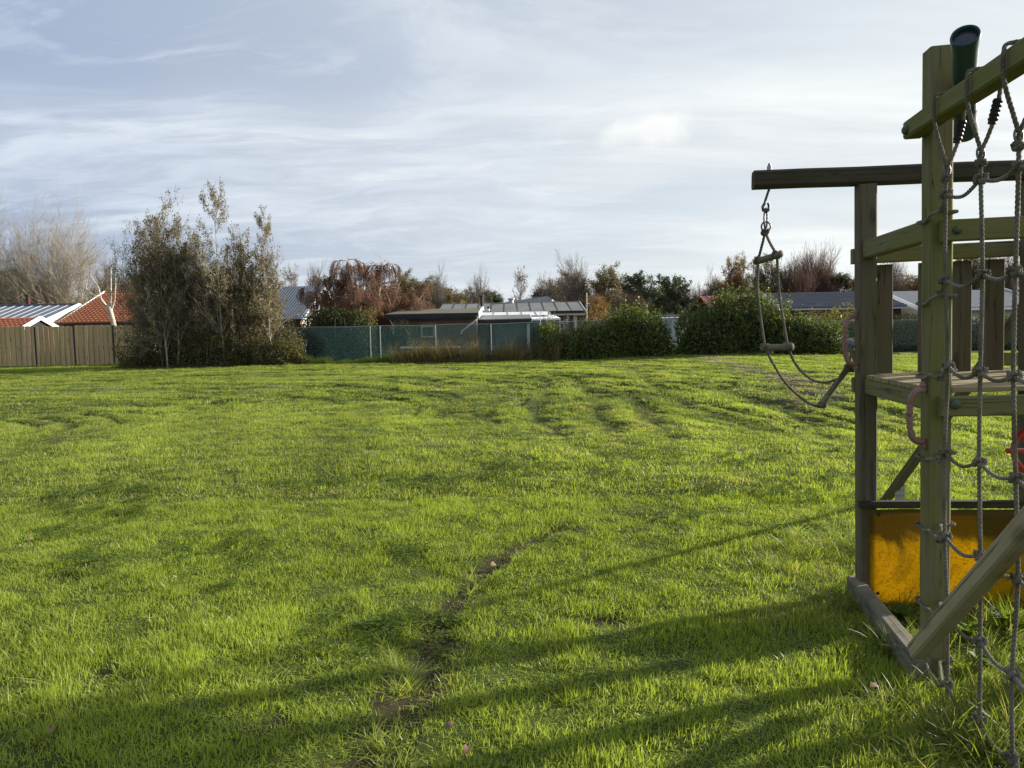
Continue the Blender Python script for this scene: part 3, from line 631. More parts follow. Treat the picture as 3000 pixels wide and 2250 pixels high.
# net beam running from the near post towards the camera
beam('net_beam', (-.080, .03, 2.212), (-.080, -1.75, 2.212), .070, .070, M['post'], bev=.006, jitter=.0012, label='straight mossy beam the rope net hangs from')
beam('post', (-.0, -1.70, -.06), (-.0, -1.70, 2.35), PW, PW, M['post'], up=(0, 1, 0), bev=.006)
# near sloping brace and ground skid
beam('brace', P(2686, 1908, 2.66), P(3230, 1290, 1.72), .058, .062, M['greywood'], space='world', bev=.006, label='light grey-brown sloping brace rising to the right')
g1 = Vector(G(2520, 1745)); g2 = Vector(G(2705, 1995)); 
beam('skid_board', (g1.x-.01, g1.y+.05, .035), (g2.x+.005, g2.y+.03, .035), .075, .11, M['skid'], space='world', bev=.008, jitter=.002, label='grey weathered board lying on the ground')
# far A-frame brace with metal plate
Q0 = Vector(G(2592, 1470)); Q1 = Vector(P(3245, 560, 3.75))
beam('brace', Q0-(Q1-Q0).normalized()*.05, Q1, .045, .085, M['brown'], space='world', up=(1, 0.2, .3), bev=.004)
Q2 = Vector((Q0.x-.45, Q0.y-2.6, 0)); dz = (Q1-Q0).normalized()
beam('brace', Vector((3.62, 1.9, -.03)), Vector(P(3265, 560, 3.7)), .085, .085, M['brown'], space='world', bev=.004)
beam('cross_board', Vector(P(2935, 1052, 4.45)), Vector(P(3300, 1048, 4.35)), .03, .082, M['post'], space='world', bev=.003)
c0 = Q0+dz*.10; mb = MB(); s = np.array(dz.cross(Vector((0, -1, 0))).normalized()); 
base_ = np.array(c0)+np.array([.045, -.055, .02])
mb.box(base_[0]-.035, base_[0]+.04, base_[1]-.004, base_[1], base_[2]-.08, base_[2]+.08)
plate = mb.build('metal_plate', M['zinc'], tower); mb = MB()
for i in range(3):
    for j in range(4):
        mb = MB(); mb.lathe([(0, .003), (.006, .002), (.006, 0)], base_+np.array([-.02+.025*i, -.004, -.055+.04*j]), (0, -1, 0), 8); mb.build('nail', M['metal'], plate)
# yellow translucent sheet between the two rear posts
def sheet():
    nx_, nz_ = 26, 14; v = []; x0, x1, z0, z1 = -.005, DX-.03, -.015, .488
    for k in (0, 1):
        for j in range(nz_+1):
            for i in range(nx_+1):
                a = i/nx_; b = j/nz_; w = .006*math.sin(a*7+b*3)+.004*math.sin(a*13-b*5)
                v.append((x0+(x1-x0)*a, DY-.075-w*min(1, 4*a*(1-a)+.2)-.004*k, z0-.012*a*(1-b)*0+(z1-z0)*b))
    n0 = (nx_+1)*(nz_+1); f = []
    for j in range(nz_):
        for i in range(nx_):
            q = j*(nx_+1)+i; f.append([q, q+1, q+nx_+2, q+nx_+1])
    w = [TL(*p) for p in v[n0:]]
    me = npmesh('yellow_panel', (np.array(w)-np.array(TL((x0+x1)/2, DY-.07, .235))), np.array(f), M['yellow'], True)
    o = objm('yellow_panel', me, tower, Matrix.Translation(TL((x0+x1)/2, DY-.07, .235))); o['label'] = 'translucent yellow-orange sheet with grimy blotches and a darker top'
    md = o.modifiers.new('thickness', 'SOLIDIFY'); md.thickness = .003
    for (sx, sz) in ((.035, .465), (.36, .465), (.70, .465), (.03, .05), (.70, .03)):
        mb = MB(); mb.lathe([(0, .004), (.007, .003), (.009, -.001), (0, -.001)], TL(sx, DY-.088, sz), TWA[:3, :3] @ np.array([0, -1., 0]), 10); mb.build('screw', M['black'], o, True)
sheet()
beam('panel_board', (-.05, DY-.045, .508), (DX+.04, DY-.045, .508), .04, .035, M['darkwood'], bev=.003)
beam('panel_board', (.045, DY-.01, .01), (DX-.04, DY-.01, .01), .04, .05, M['darkwood'], bev=.003)
# grip handles: reddish plastic D shapes
def grip(p_top, p_bot, out, parent=tower):
    p_top = np.array(p_top); p_bot = np.array(p_bot); out = np.array(out, float); n = 40; pts = []; rad = []
    h = p_top-p_bot; H = np.linalg.norm(h); hu = h/H; ext = .075
    for i in range(n+1):
        t = i/n; a = math.pi*t
        e = ext*(abs(math.sin(a))**.45); z = (1-t)
        zz = .5+.5*math.copysign(abs(math.cos(a))**.9, math.cos(a))
        pts.append(p_bot+hu*H*zz+out*e); g = .0125
        if .32 < t < .68: g += .0022*math.cos((t-.32)/.36*2*math.pi*5)-.001
        rad.append(g)
    mb = MB(); mb.tube(pts, rad, 12); o = mb.build('grip_handle', M['handle'], parent, True)
    for q, sg in ((p_top, 1), (p_bot, -1)):
        mb = MB(); mb.bar(q+out*.002-hu*sg*.012, q+out*.002+hu*sg*.034, .034, .020, up=np.cross(hu, out)); f = mb.build('mount', M['handle'], o, False, .004)
        mb = MB(); mb.lathe([(0, .014), (.012, .013), (.013, 0)], q+hu*sg*.018+out*.006, out, 12); mb.build('bolt_cap', M['handle'], o, True)
    return o
outv = TWA[:3, :3] @ np.array([-1., 0, 0]); outv2 = TWA[:3, :3] @ np.array([-.94, -.34, 0])
grip(TL(-PW/2, -.012, 1.175), TL(-PW/2, -.012, .965), outv2)
grip(TL(-PW/2, DY-.01, 1.485), TL(-PW/2, DY-.01, 1.235), outv2)
# telescope on top of the near post
def telescope():
    B = np.array(P(2826, 392, 2.98)); A = np.array(P(2828, 108, 2.60)); d = A-B; L = np.linalg.norm(d); d /= L
    mb = MB(); mb.lathe([(0, -.016), (.028, -.012), (.044, .002), (.048, .02), (.046, .05), (.040, .085), (.0405, .13), (.0425, .135), (.0425, .145), (.0405, .15), (.038, L*.5), (.039, L*.72), (.042, L*.88), (.046, L*.97), (.0475, L), (.045, L+.010), (.040, L+.006), (.039, L-.012)], B, d, 30)
    o = mb.build('telescope', M['green_plastic'], tower, True); o['label'] = 'green plastic toy telescope pointing upwards'
    mb = MB(); mb.lathe([(.0395, L-.009), (.02, L-.006), (0, L-.006)], B, d, 24); mb.build('lens', M['lens'], o, True)
    mb = MB(); q = B+d*.16; mb.bar(q+np.array([-.035, 0, 0]), TL(PW/2-.002, 0, 2.36), .03, .03); mb.build('bracket', M['black_plastic'], o, False, .004)
telescope()
# red steering wheel
def wheel():
    c = np.array(P(3028, 1322, 3.05)); ax = np.array([.12, -1, .15]); ax /= np.linalg.norm(ax)
    t = np.cross(ax, (0, 0, 1)); t /= np.linalg.norm(t); b = np.cross(t, ax); an = np.linspace(0, 2*math.pi, 49)
    mb = MB(); mb.tube([c+.095*(math.cos(a)*t+math.sin(a)*b) for a in an], .0125, 10, False)
    o = mb.build('steering_wheel', M['red'], tower, True); o['label'] = 'red plastic toy steering wheel'
    mb = MB()
    for a in (1.05, 3.14, 5.24): mb.bar(c, c+.092*(math.cos(a)*t+math.sin(a)*b), .024, .012, up=ax)
    mb.build('spokes', M['red'], o, False, .002)
    mb = MB(); mb.lathe([(0, .02), (.02, .018), (.026, 0), (.02, -.02), (.012, -.03), (.012, -.14)], c, ax, 16); mb.build('hub', M['red'], o, True)
wheel()

# ------------------------------------------------------------ ropes
def smooth_path(pts, step=.006):
    p = np.array(pts, float); n = len(p)
    if n == 2: out = p[0]+(p[1]-p[0])*np.linspace(0, 1, 40)[:, None]
    else:
        e = np.vstack([2*p[0]-p[1], p, 2*p[-1]-p[-2]]); out = []
        for i in range(1, n):
            a, b, c, d = e[i-1], e[i], e[i+1], e[i+2]; t = np.linspace(0, 1, 24, endpoint=False)[:, None]
            out.append(.5*((2*b)+(-a+c)*t+(2*a-5*b+4*c-d)*t*t+(-a+3*b-3*c+d)*t**3))
        out = np.vstack(out+[p[-1:]])
    s = np.r_[0, np.cumsum(np.linalg.norm(np.diff(out, axis=0), axis=1))]; m = max(3, int(s[-1]/step))
    q = np.linspace(0, s[-1], m); return np.column_stack([np.interp(q, s, out[:, k]) for k in range(3)]), q
def twisted(mb, pts, r=.0064, pitch=.046, step=.006):
    c, s = smooth_path(pts, step); T = np.gradient(c, axis=0); T /= np.linalg.norm(T, axis=1)[:, None]+1e-9
    A = np.zeros_like(c); a = np.cross(T[0], (.31, .52, .79)); a /= np.linalg.norm(a)
    for i in range(len(c)): a = a-T[i]*(a@T[i]); a /= np.linalg.norm(a)+1e-9; A[i] = a
    B = np.cross(T, A)
    for k in range(3):
        ph = s/pitch*2*math.pi+k*2*math.pi/3
        q = c+(np.cos(ph)[:, None]*A+np.sin(ph)[:, None]*B)*r*.55
        v, f = tube_arrays(q[None], np.full((1, len(q)), r*.58), 6); mb.add(v, f)
def knot_into(mb, c, r=.0070, size=.0195, up=(0, 0, 1), seed=0):
    u = np.array(up, float); u /= np.linalg.norm(u); a = np.cross(u, (.9, .2, .1)); a /= np.linalg.norm(a); b = np.cross(u, a)
    rr = random.Random(seed); ph = rr.uniform(0, 6); t = np.linspace(0, 2*math.pi, 15)
    x = (np.sin(t)+2*np.sin(2*t))/3; y = (np.cos(t)-2*np.cos(2*t))/3; z = -np.sin(3*t)*.75
    cs, sn = math.cos(ph), math.sin(ph)
    pts = [np.array(c)+size*((cs*x[i]-sn*y[i])*a+(sn*x[i]+cs*y[i])*b*.9+z[i]*u*.85) for i in range(15)]
    twisted(mb, pts, r*.92, .04, .005)
NX = -.086
rows = [1.905, 1.60, 1.285, .975, .665, .365, .10]
cols = [-.285, -.525, -.745, -.98, -1.22]
net = empty('climbing_net', TL(NX, -.7, 0), 'grey knotted rope climbing net hanging from the mossy beam at the right edge', 'rope net')
nr = random.Random(4)
NK = {}
for i, cy in enumerate(cols):
    for j, rz in enumerate(rows):
        NK[i, j] = np.array(TL(NX+nr.uniform(-.008, .008)+.0*j, cy+nr.uniform(-.004, .004)-.004*j, rz+nr.uniform(-.006, .006)))
for i, cy in enumerate(cols):
    top = np.array(TL(NX, cy, 1.99)); mb = MB(); twisted(mb, [top]+[NK[i, j] for j in range(7)]+[NK[i, 6]+np.array([.0, 0, -.09])]); mb.build('rope', M['rope'], net)
    # loop over the beam, with black clamp on the rear strand
    cyf = cy+.004; jl = nr.uniform(-.006, .006)
    mb = MB(); twisted(mb, [top+np.array([0, 0, .01]), TL(NX-.016, cy+.002, 2.06), TL(NX-.032, cyf, 2.12), TL(NX-.042, cyf, 2.175), TL(NX-.042, cyf+jl, 2.235), TL(NX-.03, cyf+jl, 2.254), TL(NX+.036, cyf-.01, 2.254), TL(NX+.050, cyf-.015, 2.235), TL(NX+.050, cy-.01, 2.175), TL(NX+.038, cy-.006, 2.10), TL(NX+.020, cy, 2.04), TL(NX+.008, cy, 2.012), top])
    mb.build('beam_loop', M['rope'], net)
    mb = MB(); a = TL(NX+.046, cy-.009, 2.155); b = TL(NX+.030, cy-.005, 2.08); d = np.array(b)-np.array(a); L = np.linalg.norm(d); d /= L
    mb.lathe([(0, 0), (.013, 0)]+[((.0155 if k % 2 else .0125), L*k/11) for k in range(1, 11)]+[(.013, L), (0, L)], a, d, 12); mb.build('clamp', M['black_plastic'], net)
    mb = MB(); an = np.linspace(0, 2*math.pi, 21); ctr = top+np.array([0, 0, 0.0]); mb.tube([ctr+np.array([.012*math.cos(q), .003*math.sin(q), .022*math.sin(q)]) for q in an], .0035, 8, False); mb.build('shackle', M['metal'], net, True)
    mb = MB(); knot_into(mb, top+np.array([0, 0, -.03]), seed=50+i, size=.015); mb.build('knot', M['rope'], net)
for j in range(7):
    for i in range(len(cols)-1):
        a, b = NK[i, j], NK[i+1, j]; sag = (.03 if i == 0 else .02)*(1.0 if j < 6 else 1.6)
        mb = MB(); twisted(mb, [a, a*.7+b*.3+np.array([0, 0, -sag*.85]), a*.4+b*.6+np.array([0, 0, -sag]), b]); mb.build('rope', M['rope'], net)
    for i in range(len(cols)):
        mb = MB(); knot_into(mb, NK[i, j], seed=i*9+j); mb.build('knot', M['rope'], net)
    # tie to the near post
    zz = rows[j]-.045-.02*(j % 2); h = PW/2+.008; k0 = NK[0, j]
    mb = MB(); twisted(mb, [k0, TL(NX+.01, -.22, rows[j]-.045), TL(-h-.012, -.10, zz+.0), TL(-h-.006, -h, zz-.012), TL(-h, 0, zz-.018), TL(-h, h, zz-.012), TL(0, h, zz), TL(h, h, zz+.01), TL(h, 0, zz+.012), TL(h, -h, zz+.012), TL(0, -h-.01, zz+.012), TL(-.03, -.13, zz+.02), TL(NX+.02, -.23, rows[j]-.03), k0+np.array([0, 0, -.012])], .0062, .042)
    mb.build('tie_rope', M['rope'], net)
    mb = MB(); knot_into(mb, np.array(TL(NX+.012, -.225, rows[j]-.045)), r=.006, size=.014, seed=70+j); mb.build('knot', M['rope'], net)

# rope ladder on the beam end
lad = empty('rope_ladder', TL(-.47, DY, 0), 'rope ladder with round wooden rungs hanging from the beam end and hooked over a handle', 'rope ladder')
LD = 3.78
def LP(px, py, dd=0.0): return np.array(P(px, py, LD+dd))
hk = np.array(TL(-.47, DY, 2.158)); hkx = LP(2243, 560)
mb = MB(); mb.tube([hk+np.array([0, 0, .125]), hk+np.array([0, 0, -.005]), LP(2243, 585), LP(2240, 596)], .007, 8); 
mb.tube([LP(2240, 596), LP(2234, 606), LP(2236, 618), LP(2244, 622), LP(2251, 616), LP(2253, 603), LP(2250, 594)], .0075, 8); mb.build('hook', M['metal'], lad, True)
mb = MB(); mb.lathe([(0, .02), (.012, .02), (.012, 0), (.016, 0), (.016, -.004), (0, -.004)], hk+np.array([0, 0, .118-.025]), (0, 0, 1), 12); mb.build('nut', M['zinc'], lad)
def ring(c, rx, rz, r, name, ay=0.0):
    an = np.linspace(0, 2*math.pi, 25); mb = MB(); mb.tube([c+np.array([rx*math.cos(a)*math.cos(ay), rx*math.cos(a)*math.sin(ay), rz*math.sin(a)]) for a in an], r, 8, False); return mb.build(name, M['metal'], lad, True)
ring(LP(2243, 640), .010, .052, .005, 'carabiner', .4); ring(LP(2244, 664), .025, .025, .0045, 'ring', .1)
def rung(a, b, r, mat=None):
    mb = MB(); a = np.array(a); b = np.array(b); d = b-a; L = np.linalg.norm(d)
    mb.lathe([(0, 0), (r*.8, .0), (r, .004), (r*1.02, L*.3), (r*.97, L*.6), (r, L-.004), (r*.8, L), (0, L)], a, d, 14); return mb.build('rung', mat or M['rung'], lad, True)
R1a, R1b = LP(2212, 768, .10), LP(2288, 744, -.12); rung(R1a, R1b, .0175)
R2a, R2b = LP(2232, 1019, .08), LP(2322, 1016, -.10); rung(R2a, R2b, .0175)
R3a, R3b = LP(2402, 1192, -.05), LP(2496, 1062, .02); rung(R3a, R3b, .0155)
R4a, R4b = LP(2488, 1010, -.02), LP(2548, 1152, -.10); rung(R4a, R4b, .0145)
def lrope(pts, r=.0070):
    mb = MB(); twisted(mb, pts, r); mb.build('rope', M['rope'], lad)
def lknot(c, s=.019, sd=0):
    mb = MB(); knot_into(mb, c, seed=sd, size=s, r=.0072); mb.build('knot', M['rope'], lad)
topk = LP(2242, 680)
a1, b1 = LP(2221, 762, .07), LP(2276, 746, -.08); a2, b2 = LP(2241, 1018, .05), LP(2308, 1016, -.06); a3, b3 = LP(2407, 1186, -.04), LP(2488, 1076, .0)
lrope([topk, LP(2232, 720, .03), a1]); lrope([topk, LP(2256, 712, -.04), b1])
lrope([a1, LP(2220, 860, .06), LP(2228, 930, .05), a2]); lrope([b1, LP(2282, 850, -.07), LP(2293, 930, -.06), b2])
lrope([a2, LP(2262, 1060, .04), LP(2300, 1120, .02), LP(2350, 1168), LP(2385, 1188, -.03), a3]); lrope([b2, LP(2330, 1065, -.05), LP(2370, 1107, -.03), LP(2412, 1121, -.01), LP(2450, 1112), LP(2470, 1100), b3])
a4, b4 = LP(2494, 1022, -.02), LP(2541, 1138, -.09)
lrope([b3, LP(2490, 1055, .01), LP(2494, 1035, 0), a4]); lrope([a3, LP(2440, 1135, -.03), LP(2478, 1075, -.02), LP(2492, 1045, -.01), a4], .006)
lrope([a4, LP(2520, 1010, -.05), LP(2535, 1050, -.08), LP(2552, 1100, -.1), LP(2552, 1125, -.1), b4])
for i, (q, s) in enumerate(((topk, .02), (a1, .024), (b1, .026), (a2, .026), (b2, .028), (a3, .022), (b3, .022), (a4, .02), (b4, .024), (LP(2254, 1030, .04), .014), (LP(2493, 1082, .0), .018), (LP(2545, 1158, -.1), .018))): lknot(q, s, 100+i)
mb = MB(); fr = random.Random(2)
for i in range(120):      # frayed rope end caught on the handle
    p0 = LP(2484+fr.uniform(-8, 14), 1004+fr.uniform(-10, 10), -.03); dd = np.array([fr.uniform(-.02, .06), fr.uniform(-.03, .03), fr.uniform(-.035, .012)])
    mb.tube([p0, p0+dd*.5+np.array([0, 0, .006]), p0+dd], .0011, 3, False)
mb.build('frayed_end', M['seam'], lad)

# weeds round the tower foot
def weed(px, py, h, n, label, group='weeds at the tower foot'):
    g = G(px, py); mb = MB(); rr = random.Random(int(px*7+py)); V = []; Fc = []; nv = 0
    for k in range(n):
        a = rr.uniform(0, 6.28); L = rr.uniform(.5, 1)*h; ln = rr.uniform(.3, .9); w = L*.22
        d = np.array([math.cos(a), math.sin(a), 0]); s = np.array([-math.sin(a), math.cos(a), 0])
        for i in range(6):
            t = i/5; c = np.array([g[0], g[1], gz(g[0], g[1])])+d*L*ln*t+np.array([0, 0, 1])*L*(t-.45*t*t)*(1.1); ww = w*math.sin(math.pi*min(1, t*.85+.12))*(1-.25*math.sin(t*25)**2)
            V += [c-s*ww+np.array([0, 0, ww*.4]), c, c+s*ww+np.array([0, 0, ww*.4])]
        for i in range(5):
            b = nv+3*i; Fc += [[b, b+1, b+4, b+3], [b+1, b+2, b+5, b+4]]
        nv += 18
    me = npmesh('leaves', np.array(V)-np.array([g[0], g[1], 0]), np.array(Fc), M['weed'], True)
    o = objm('weed', me, None, Matrix.Translation((g[0], g[1], 0))); tag(o, label, 'weed', group)
weed(2640, 1820, .13, 12, 'dark weed rosette in the shade at the foot of the yellow panel')
weed(2830, 1880, .16, 16, 'leafy weed between the near post and the yellow panel')
weed(2960, 1850, .16, 14, 'leafy weed at right edge below the panel corner')
weed(2880, 1960, .15, 16, 'broad leafy weed behind the lowest ropes of the net')
weed(2980, 2010, .14, 12, 'weed clump at the right edge low down by the net')

# ------------------------------------------------------------ fences
wf = empty('wooden_fence', P(150, 1071, 34.7)*np.array([1, 1, 0]), 'light wooden board fence along the left side of the field', 'fence')
fy = 34.75; fx = -27.0; k = 0; fr = random.Random(8); HB = 1.93
fx_end = -14.6; boards = []
bshare = {}
def fence_board(x, y, w, h, z0):
    key = round(w, 3)
    if key not in bshare:
        mb = MB(); mb.box(-w/2, w/2, -.009, .009, 0, 1.0); me = mb.data('board', M['fence']); bshare[key] = me
    o = link(bpy.data.objects.new('board', bshare[key])); place(o, Matrix.Translation((x, y, z0)) @ Matrix.Rotation(fr.uniform(-.004, .004), 4, 'Y') @ Matrix.Diagonal((1, 1, h, 1)), wf)
while fx < fx_end:
    px0 = fx; zg = gz(fx, fy)-.02; hh = HB-.012*((fx+27)/12*0) + fr.uniform(-.01, .01)
    for i in range(15):
        x = px0+.06+i*.1235; front = i % 2 == 0
        fence_board(x+.03, fy-.03 if front else fy+.012, .135 if front else .12, hh+fr.uniform(-.008, .008), zg+.03)
    mb = MB(); mb.box(px0-.045, px0+.03, fy-.05, fy+.04, zg, zg+hh+.04); mb.build('post', M['darkred'] if False else M['black'], wf)
    mb = MB(); mb.box(px0, px0+1.9, fy-.016, fy-.001, zg+.03+.9, zg+.99); mb.build('rail', M['fence'], wf)
    fx += 1.9
FP = [(-13.2, 33.6), (-8.0, 32.6), (-3, 32.0), (2.0, 32.1), (5.5, 32.6), (8.4, 34.6), (9.7, 36.2)]
def fpos(x):
    ys_ = np.interp(x, [q[0] for q in FP], [q[1] for q in FP]); hh = np.interp(x, [-13, 0, 5, 9.7], [1.63, 1.66, 1.74, 1.86]); return ys_, hh
mf = empty('mesh_fence', (-3, 32.1, 0), 'galvanised chain link fence with green windbreak netting at the far side', 'fence')
posts_px = [640, 760, 870, 1088, 1117, 1279, 1441, 1583, 1688, 1800, 1890, 1990]
xs_p = []
for px in posts_px:
    x = -5.0
    for _ in range(12): x = (px-1500)/FPX*fpos(x)[0]*1.0
    xs_p.append(x)
for x in xs_p:
    y, h = fpos(x); mb = MB(); mb.tube([(x, y, 0), (x, y, h)], .028 if x > -8 else .02, 8); mb.build('post', M['wire'], mf, True)
mb = MB(); gx = np.linspace(xs_p[0], xs_p[-1], 60); mb.tube([(x, fpos(x)[0], fpos(x)[1]+.005+.012*math.sin(x*1.9)) for x in gx], .016, 6); mb.build('top_rail', M['wire'], mf, True)
PT = []; pitch = .085
for x0 in np.arange(xs_p[0], xs_p[-1], pitch):
    for sg in (1, -1):
        a = x0; y0, h0 = fpos(a); b = min(max(a+sg*h0*.62, xs_p[0]), xs_p[-1]); t = (b-a)/(sg*h0*.62); y1, h1 = fpos(b)
        lo, hi = .02, max(.03, h0*t-.02); PT.append([(a, y0-.02, lo), (b, y1-.02, min(hi, h1))])
v, f = tube_arrays(np.array(PT, float), np.full((len(PT), 2), .0022), 3)
o = objm('chain_link', npmesh('chain_link', v, f, M['wire']), mf); o['kind'] = 'stuff'
for a, b in zip(xs_p[1:-1], xs_p[2:]):
    if b < -6.6 and False: continue
    V = []; n = max(3, int((b-a)/.12)); m_ = 8
    for j in range(m_+1):
        for i in range(n+1):
            x = a+.02+(b-a-.04)*i/n; y, h = fpos(x); V.append((x, y+.04+.012*math.sin(x*9+j), .03+(h-.05)*j/m_+.01*math.sin(x*5)*(j == m_)))
    Fq = [[j*(n+1)+i, j*(n+1)+i+1, (j+1)*(n+1)+i+1, (j+1)*(n+1)+i] for j in range(m_) for i in range(n)]
    objm('windbreak_net', npmesh('windbreak_net', V, np.array(Fq), M['mesh'], True), mf)
# plain wire fence on the right
wr = empty('wire_fence', (18, 33, 0), 'thin wire fence in front of the dark hedge at the right', 'fence')
mb = MB(); RX = np.linspace(11.5, 26, 30); mb.tube([(x, 33, 1.52+.01*math.sin(x)) for x in RX], .011, 5); mb.build('top_wire', M['wire'], wr)
for x in np.arange(12.0, 26, 2.45): mb = MB(); mb.tube([(x, 33, 0), (x, 33, 1.53)], .022, 6); mb.build('post', M['wire'], wr)
PT = []
for x0 in np.arange(11.5, 26, .1):
    for sg in (1, -1): PT.append([(x0, 33.02, .02), (x0+sg*.9, 33.02, 1.5)])
v, f = tube_arrays(np.array(PT, float), np.full((len(PT), 2), .0028), 3); o = objm('chain_link', npmesh('chain_link', v, f, M['greenwire']), wr); o['kind'] = 'stuff'

# ------------------------------------------------------------ buildings
def part(name, mat, parent, fn, **kw):
    mb = MB(); fn(mb); return mb.build(name, mat, parent, **kw)
def bx(name, mat, parent, *a): return part(name, mat, parent, lambda m: m.box(*a))
def window(parent, x0, x1, z0, z1, y, frame=M['white'] if 'white' in M else None, name='window', th=.06):
    def fr_(m):
        m.box(x0, x1, y-th, y+.01, z1-.07, z1); m.box(x0, x1, y-th, y+.01, z0, z0+.07); m.box(x0, x0+.07, y-th, y+.01, z0+.07, z1-.07); m.box(x1-.07, x1, y-th, y+.01, z0+.07, z1-.07)
    w = part(name, frame, parent, fr_); bx('pane', M['glass'], w, x0+.07, x1-.07, y-.03, y-.015, z0+.07, z1-.07); return w
def tiled(parent, x0, x1, y0, z0, y1, z1, mat, tw=.22, th=.32, amp=.05, step=.05):
    """pantiled slope from eave (y0,z0) up to ridge (y1,z1): waves across, steps down the slope; real geometry"""
    L = math.hypot(y1-y0, z1-z0); nrow = int(L/th); ncol = int((x1-x0)/tw)*6; u = np.array([0, (y1-y0)/L, (z1-z0)/L]); n = np.array([0, -u[2], u[1]])
    xx = np.linspace(x0, x1, ncol+1); wave = amp*(np.abs(np.sin((xx-x0)/tw*math.pi))**.8)
    V = []; F_ = []; nb_ = 0
    for r_ in range(nrow):
        for (s, lift) in ((r_*th, step), ((r_+1)*th+.02, 0.0)):
            for i in range(ncol+1): V.append(np.array([xx[i], y0, z0])+u*s+n*(lift+wave[i]))
        for (s, lift) in ((r_*th, -.01),):
            for i in range(ncol+1): V.append(np.array([xx[i], y0, z0])+u*s+n*(lift))
        c = ncol+1; i = np.arange(ncol)
        F_.append(nb_+np.stack([i, i+1, c+i+1, c+i], -1)); F_.append(nb_+np.stack([2*c+i, 2*c+i+1, i+1, i], -1)); nb_ += 3*c
    o = objm('roof_tiles', npmesh('roof_tiles', np.array(V), np.vstack(F_), mat), parent); o['kind'] = 'stuff'; return o
def gable_house(parent, x0, x1, yf, yr, yb, ze, zr, wall, barge=True, gable=None):
    part('wall', wall, parent, lambda m: m.box(x0+.1, x1-.1, yf+.25, yb-.25, 0, ze-.02))
    for x in (x0+.12, x1-.12):
        part('gable', gable or wall, parent, lambda m: m.add([(x-.02, yf+.26, ze-.02), (x-.02, yb-.26, ze-.02), (x-.02, yr, zr-.08), (x+.02, yf+.26, ze-.02), (x+.02, yb-.26, ze-.02), (x+.02, yr, zr-.08)], [[0, 1, 2, 2], [3, 5, 4, 4], [0, 3, 4, 1], [1, 4, 5, 2], [2, 5, 3, 0]]))
    if barge:
        for x in (x0-.03, x1+.03):
            def fn(m):
                m.bar((x, yf-.05, ze-.06), (x, yr, zr+.03), .04, .22, up=(0, -.5, 1)); m.bar((x, yb+.05, ze-.06), (x, yr, zr+.03), .04, .22, up=(0, .5, 1))
            part('bargeboard', M['white'], parent, fn)
# red-tiled long house, left
H1 = empty('house', (-21, 44, 0), 'long low house with red pantile roof behind the wooden fence', 'house')
gable_house(H1, -26.6, -17.2, 42, 47, 52, 2.22, 4.22, M['brick'])
tiled(H1, -26.6, -17.2, 41.85, 2.20, 47, 4.24, M['redtile'], .26, .33)
part('roof', M['redtile'], H1, lambda m: m.slab([(-26.6, 47, 4.2), (-17.2, 47, 4.2), (-17.2, 52.1, 2.16), (-26.6, 52.1, 2.16)], .06))
part('roof_base', M['redtile'], H1, lambda m: m.slab([(-26.58, 42.0, 2.2), (-17.22, 42.0, 2.2), (-17.22, 47, 4.18), (-26.58, 47, 4.18)], .05))
for i in range(26):
    part('ridge_tile', M['redtile'], H1, lambda m: m.tube([(-26.6+i*.352, 47, 4.235), (-26.6+i*.352+.34, 47, 4.25)], .10, 8))
part('gutter', M['black'], H1, lambda m: m.box(-26.6, -16.4, 41.7, 41.84, 2.10, 2.19))
window(H1, -24.5, -23.0, .9, 2.0, 42.2); window(H1, -20.5, -19.5, .9, 2.0, 42.2)
# grey seam-metal roof
H2 = empty('house', (-30, 43, 0), 'house with grey standing seam metal roof at the left edge behind the fence', 'house')
gable_house(H2, -34, -26.9, 40.3, 44.5, 48.7, 2.10, 3.33, M['cream'])
npan = 13
for i in range(npan):
    a = -34.0+i*(7.1/npan); b = a+7.1/npan-.02
    part('roof_panel', M['greymetal'], H2, lambda m: m.slab([(a, 40.1, 2.11), (b, 40.1, 2.11), (b, 44.5, 3.40), (a, 44.5, 3.40)], .05))
    part('seam', M['seam'], H2, lambda m: m.bar((b+.01, 40.1, 2.125), (b+.01, 44.5, 3.415), .030, .03))
part('roof', M['greymetal'], H2, lambda m: m.slab([(-34, 44.52, 3.40), (-26.9, 44.52, 3.40), (-26.9, 48.9, 2.1), (-34, 48.9, 2.1)], .05))
part('ridge_cap', M['greymetal'], H2, lambda m: m.box(-34, -26.9, 44.4, 44.6, 3.41, 3.47))
# small red-roofed shed just behind the fence
H3 = empty('shed', (-27, 38.5, 0), 'small red tiled shed with white gable boards just behind the fence at far left', 'shed')
gable_house(H3, -31, -25.4, 37.0, 38.5, 40.0, 1.92, 2.42, M['brick'], gable=M['black'])
tiled(H3, -31, -25.4, 36.9, 1.90, 38.5, 2.45, M['redtile'], .26, .33)
part('roof', M['redtile'], H3, lambda m: m.slab([(-31, 38.5, 2.42), (-25.4, 38.5, 2.42), (-25.4, 40.1, 1.90), (-31, 40.1, 1.90)], .06))
part('roof_base', M['redtile'], H3, lambda m: m.slab([(-30.98, 36.95, 1.90), (-25.42, 36.95, 1.90), (-25.42, 38.5, 2.40), (-30.98, 38.5, 2.40)], .05))
fl = empty('flue_pipe', (-33.2, 49.2, 0), 'dark brown flue pipe behind the grey metal roof', 'flue')
part('pipe', M['darkred'], fl, lambda m: m.tube([(-33.2, 49.2, 0), (-33.2, 49.2, 4.2)], .14, 10)); part('cap', M['black'], fl, lambda m: m.tube([(-33.2, 49.2, 4.2), (-33.2, 49.2, 4.32)], .18, 10))
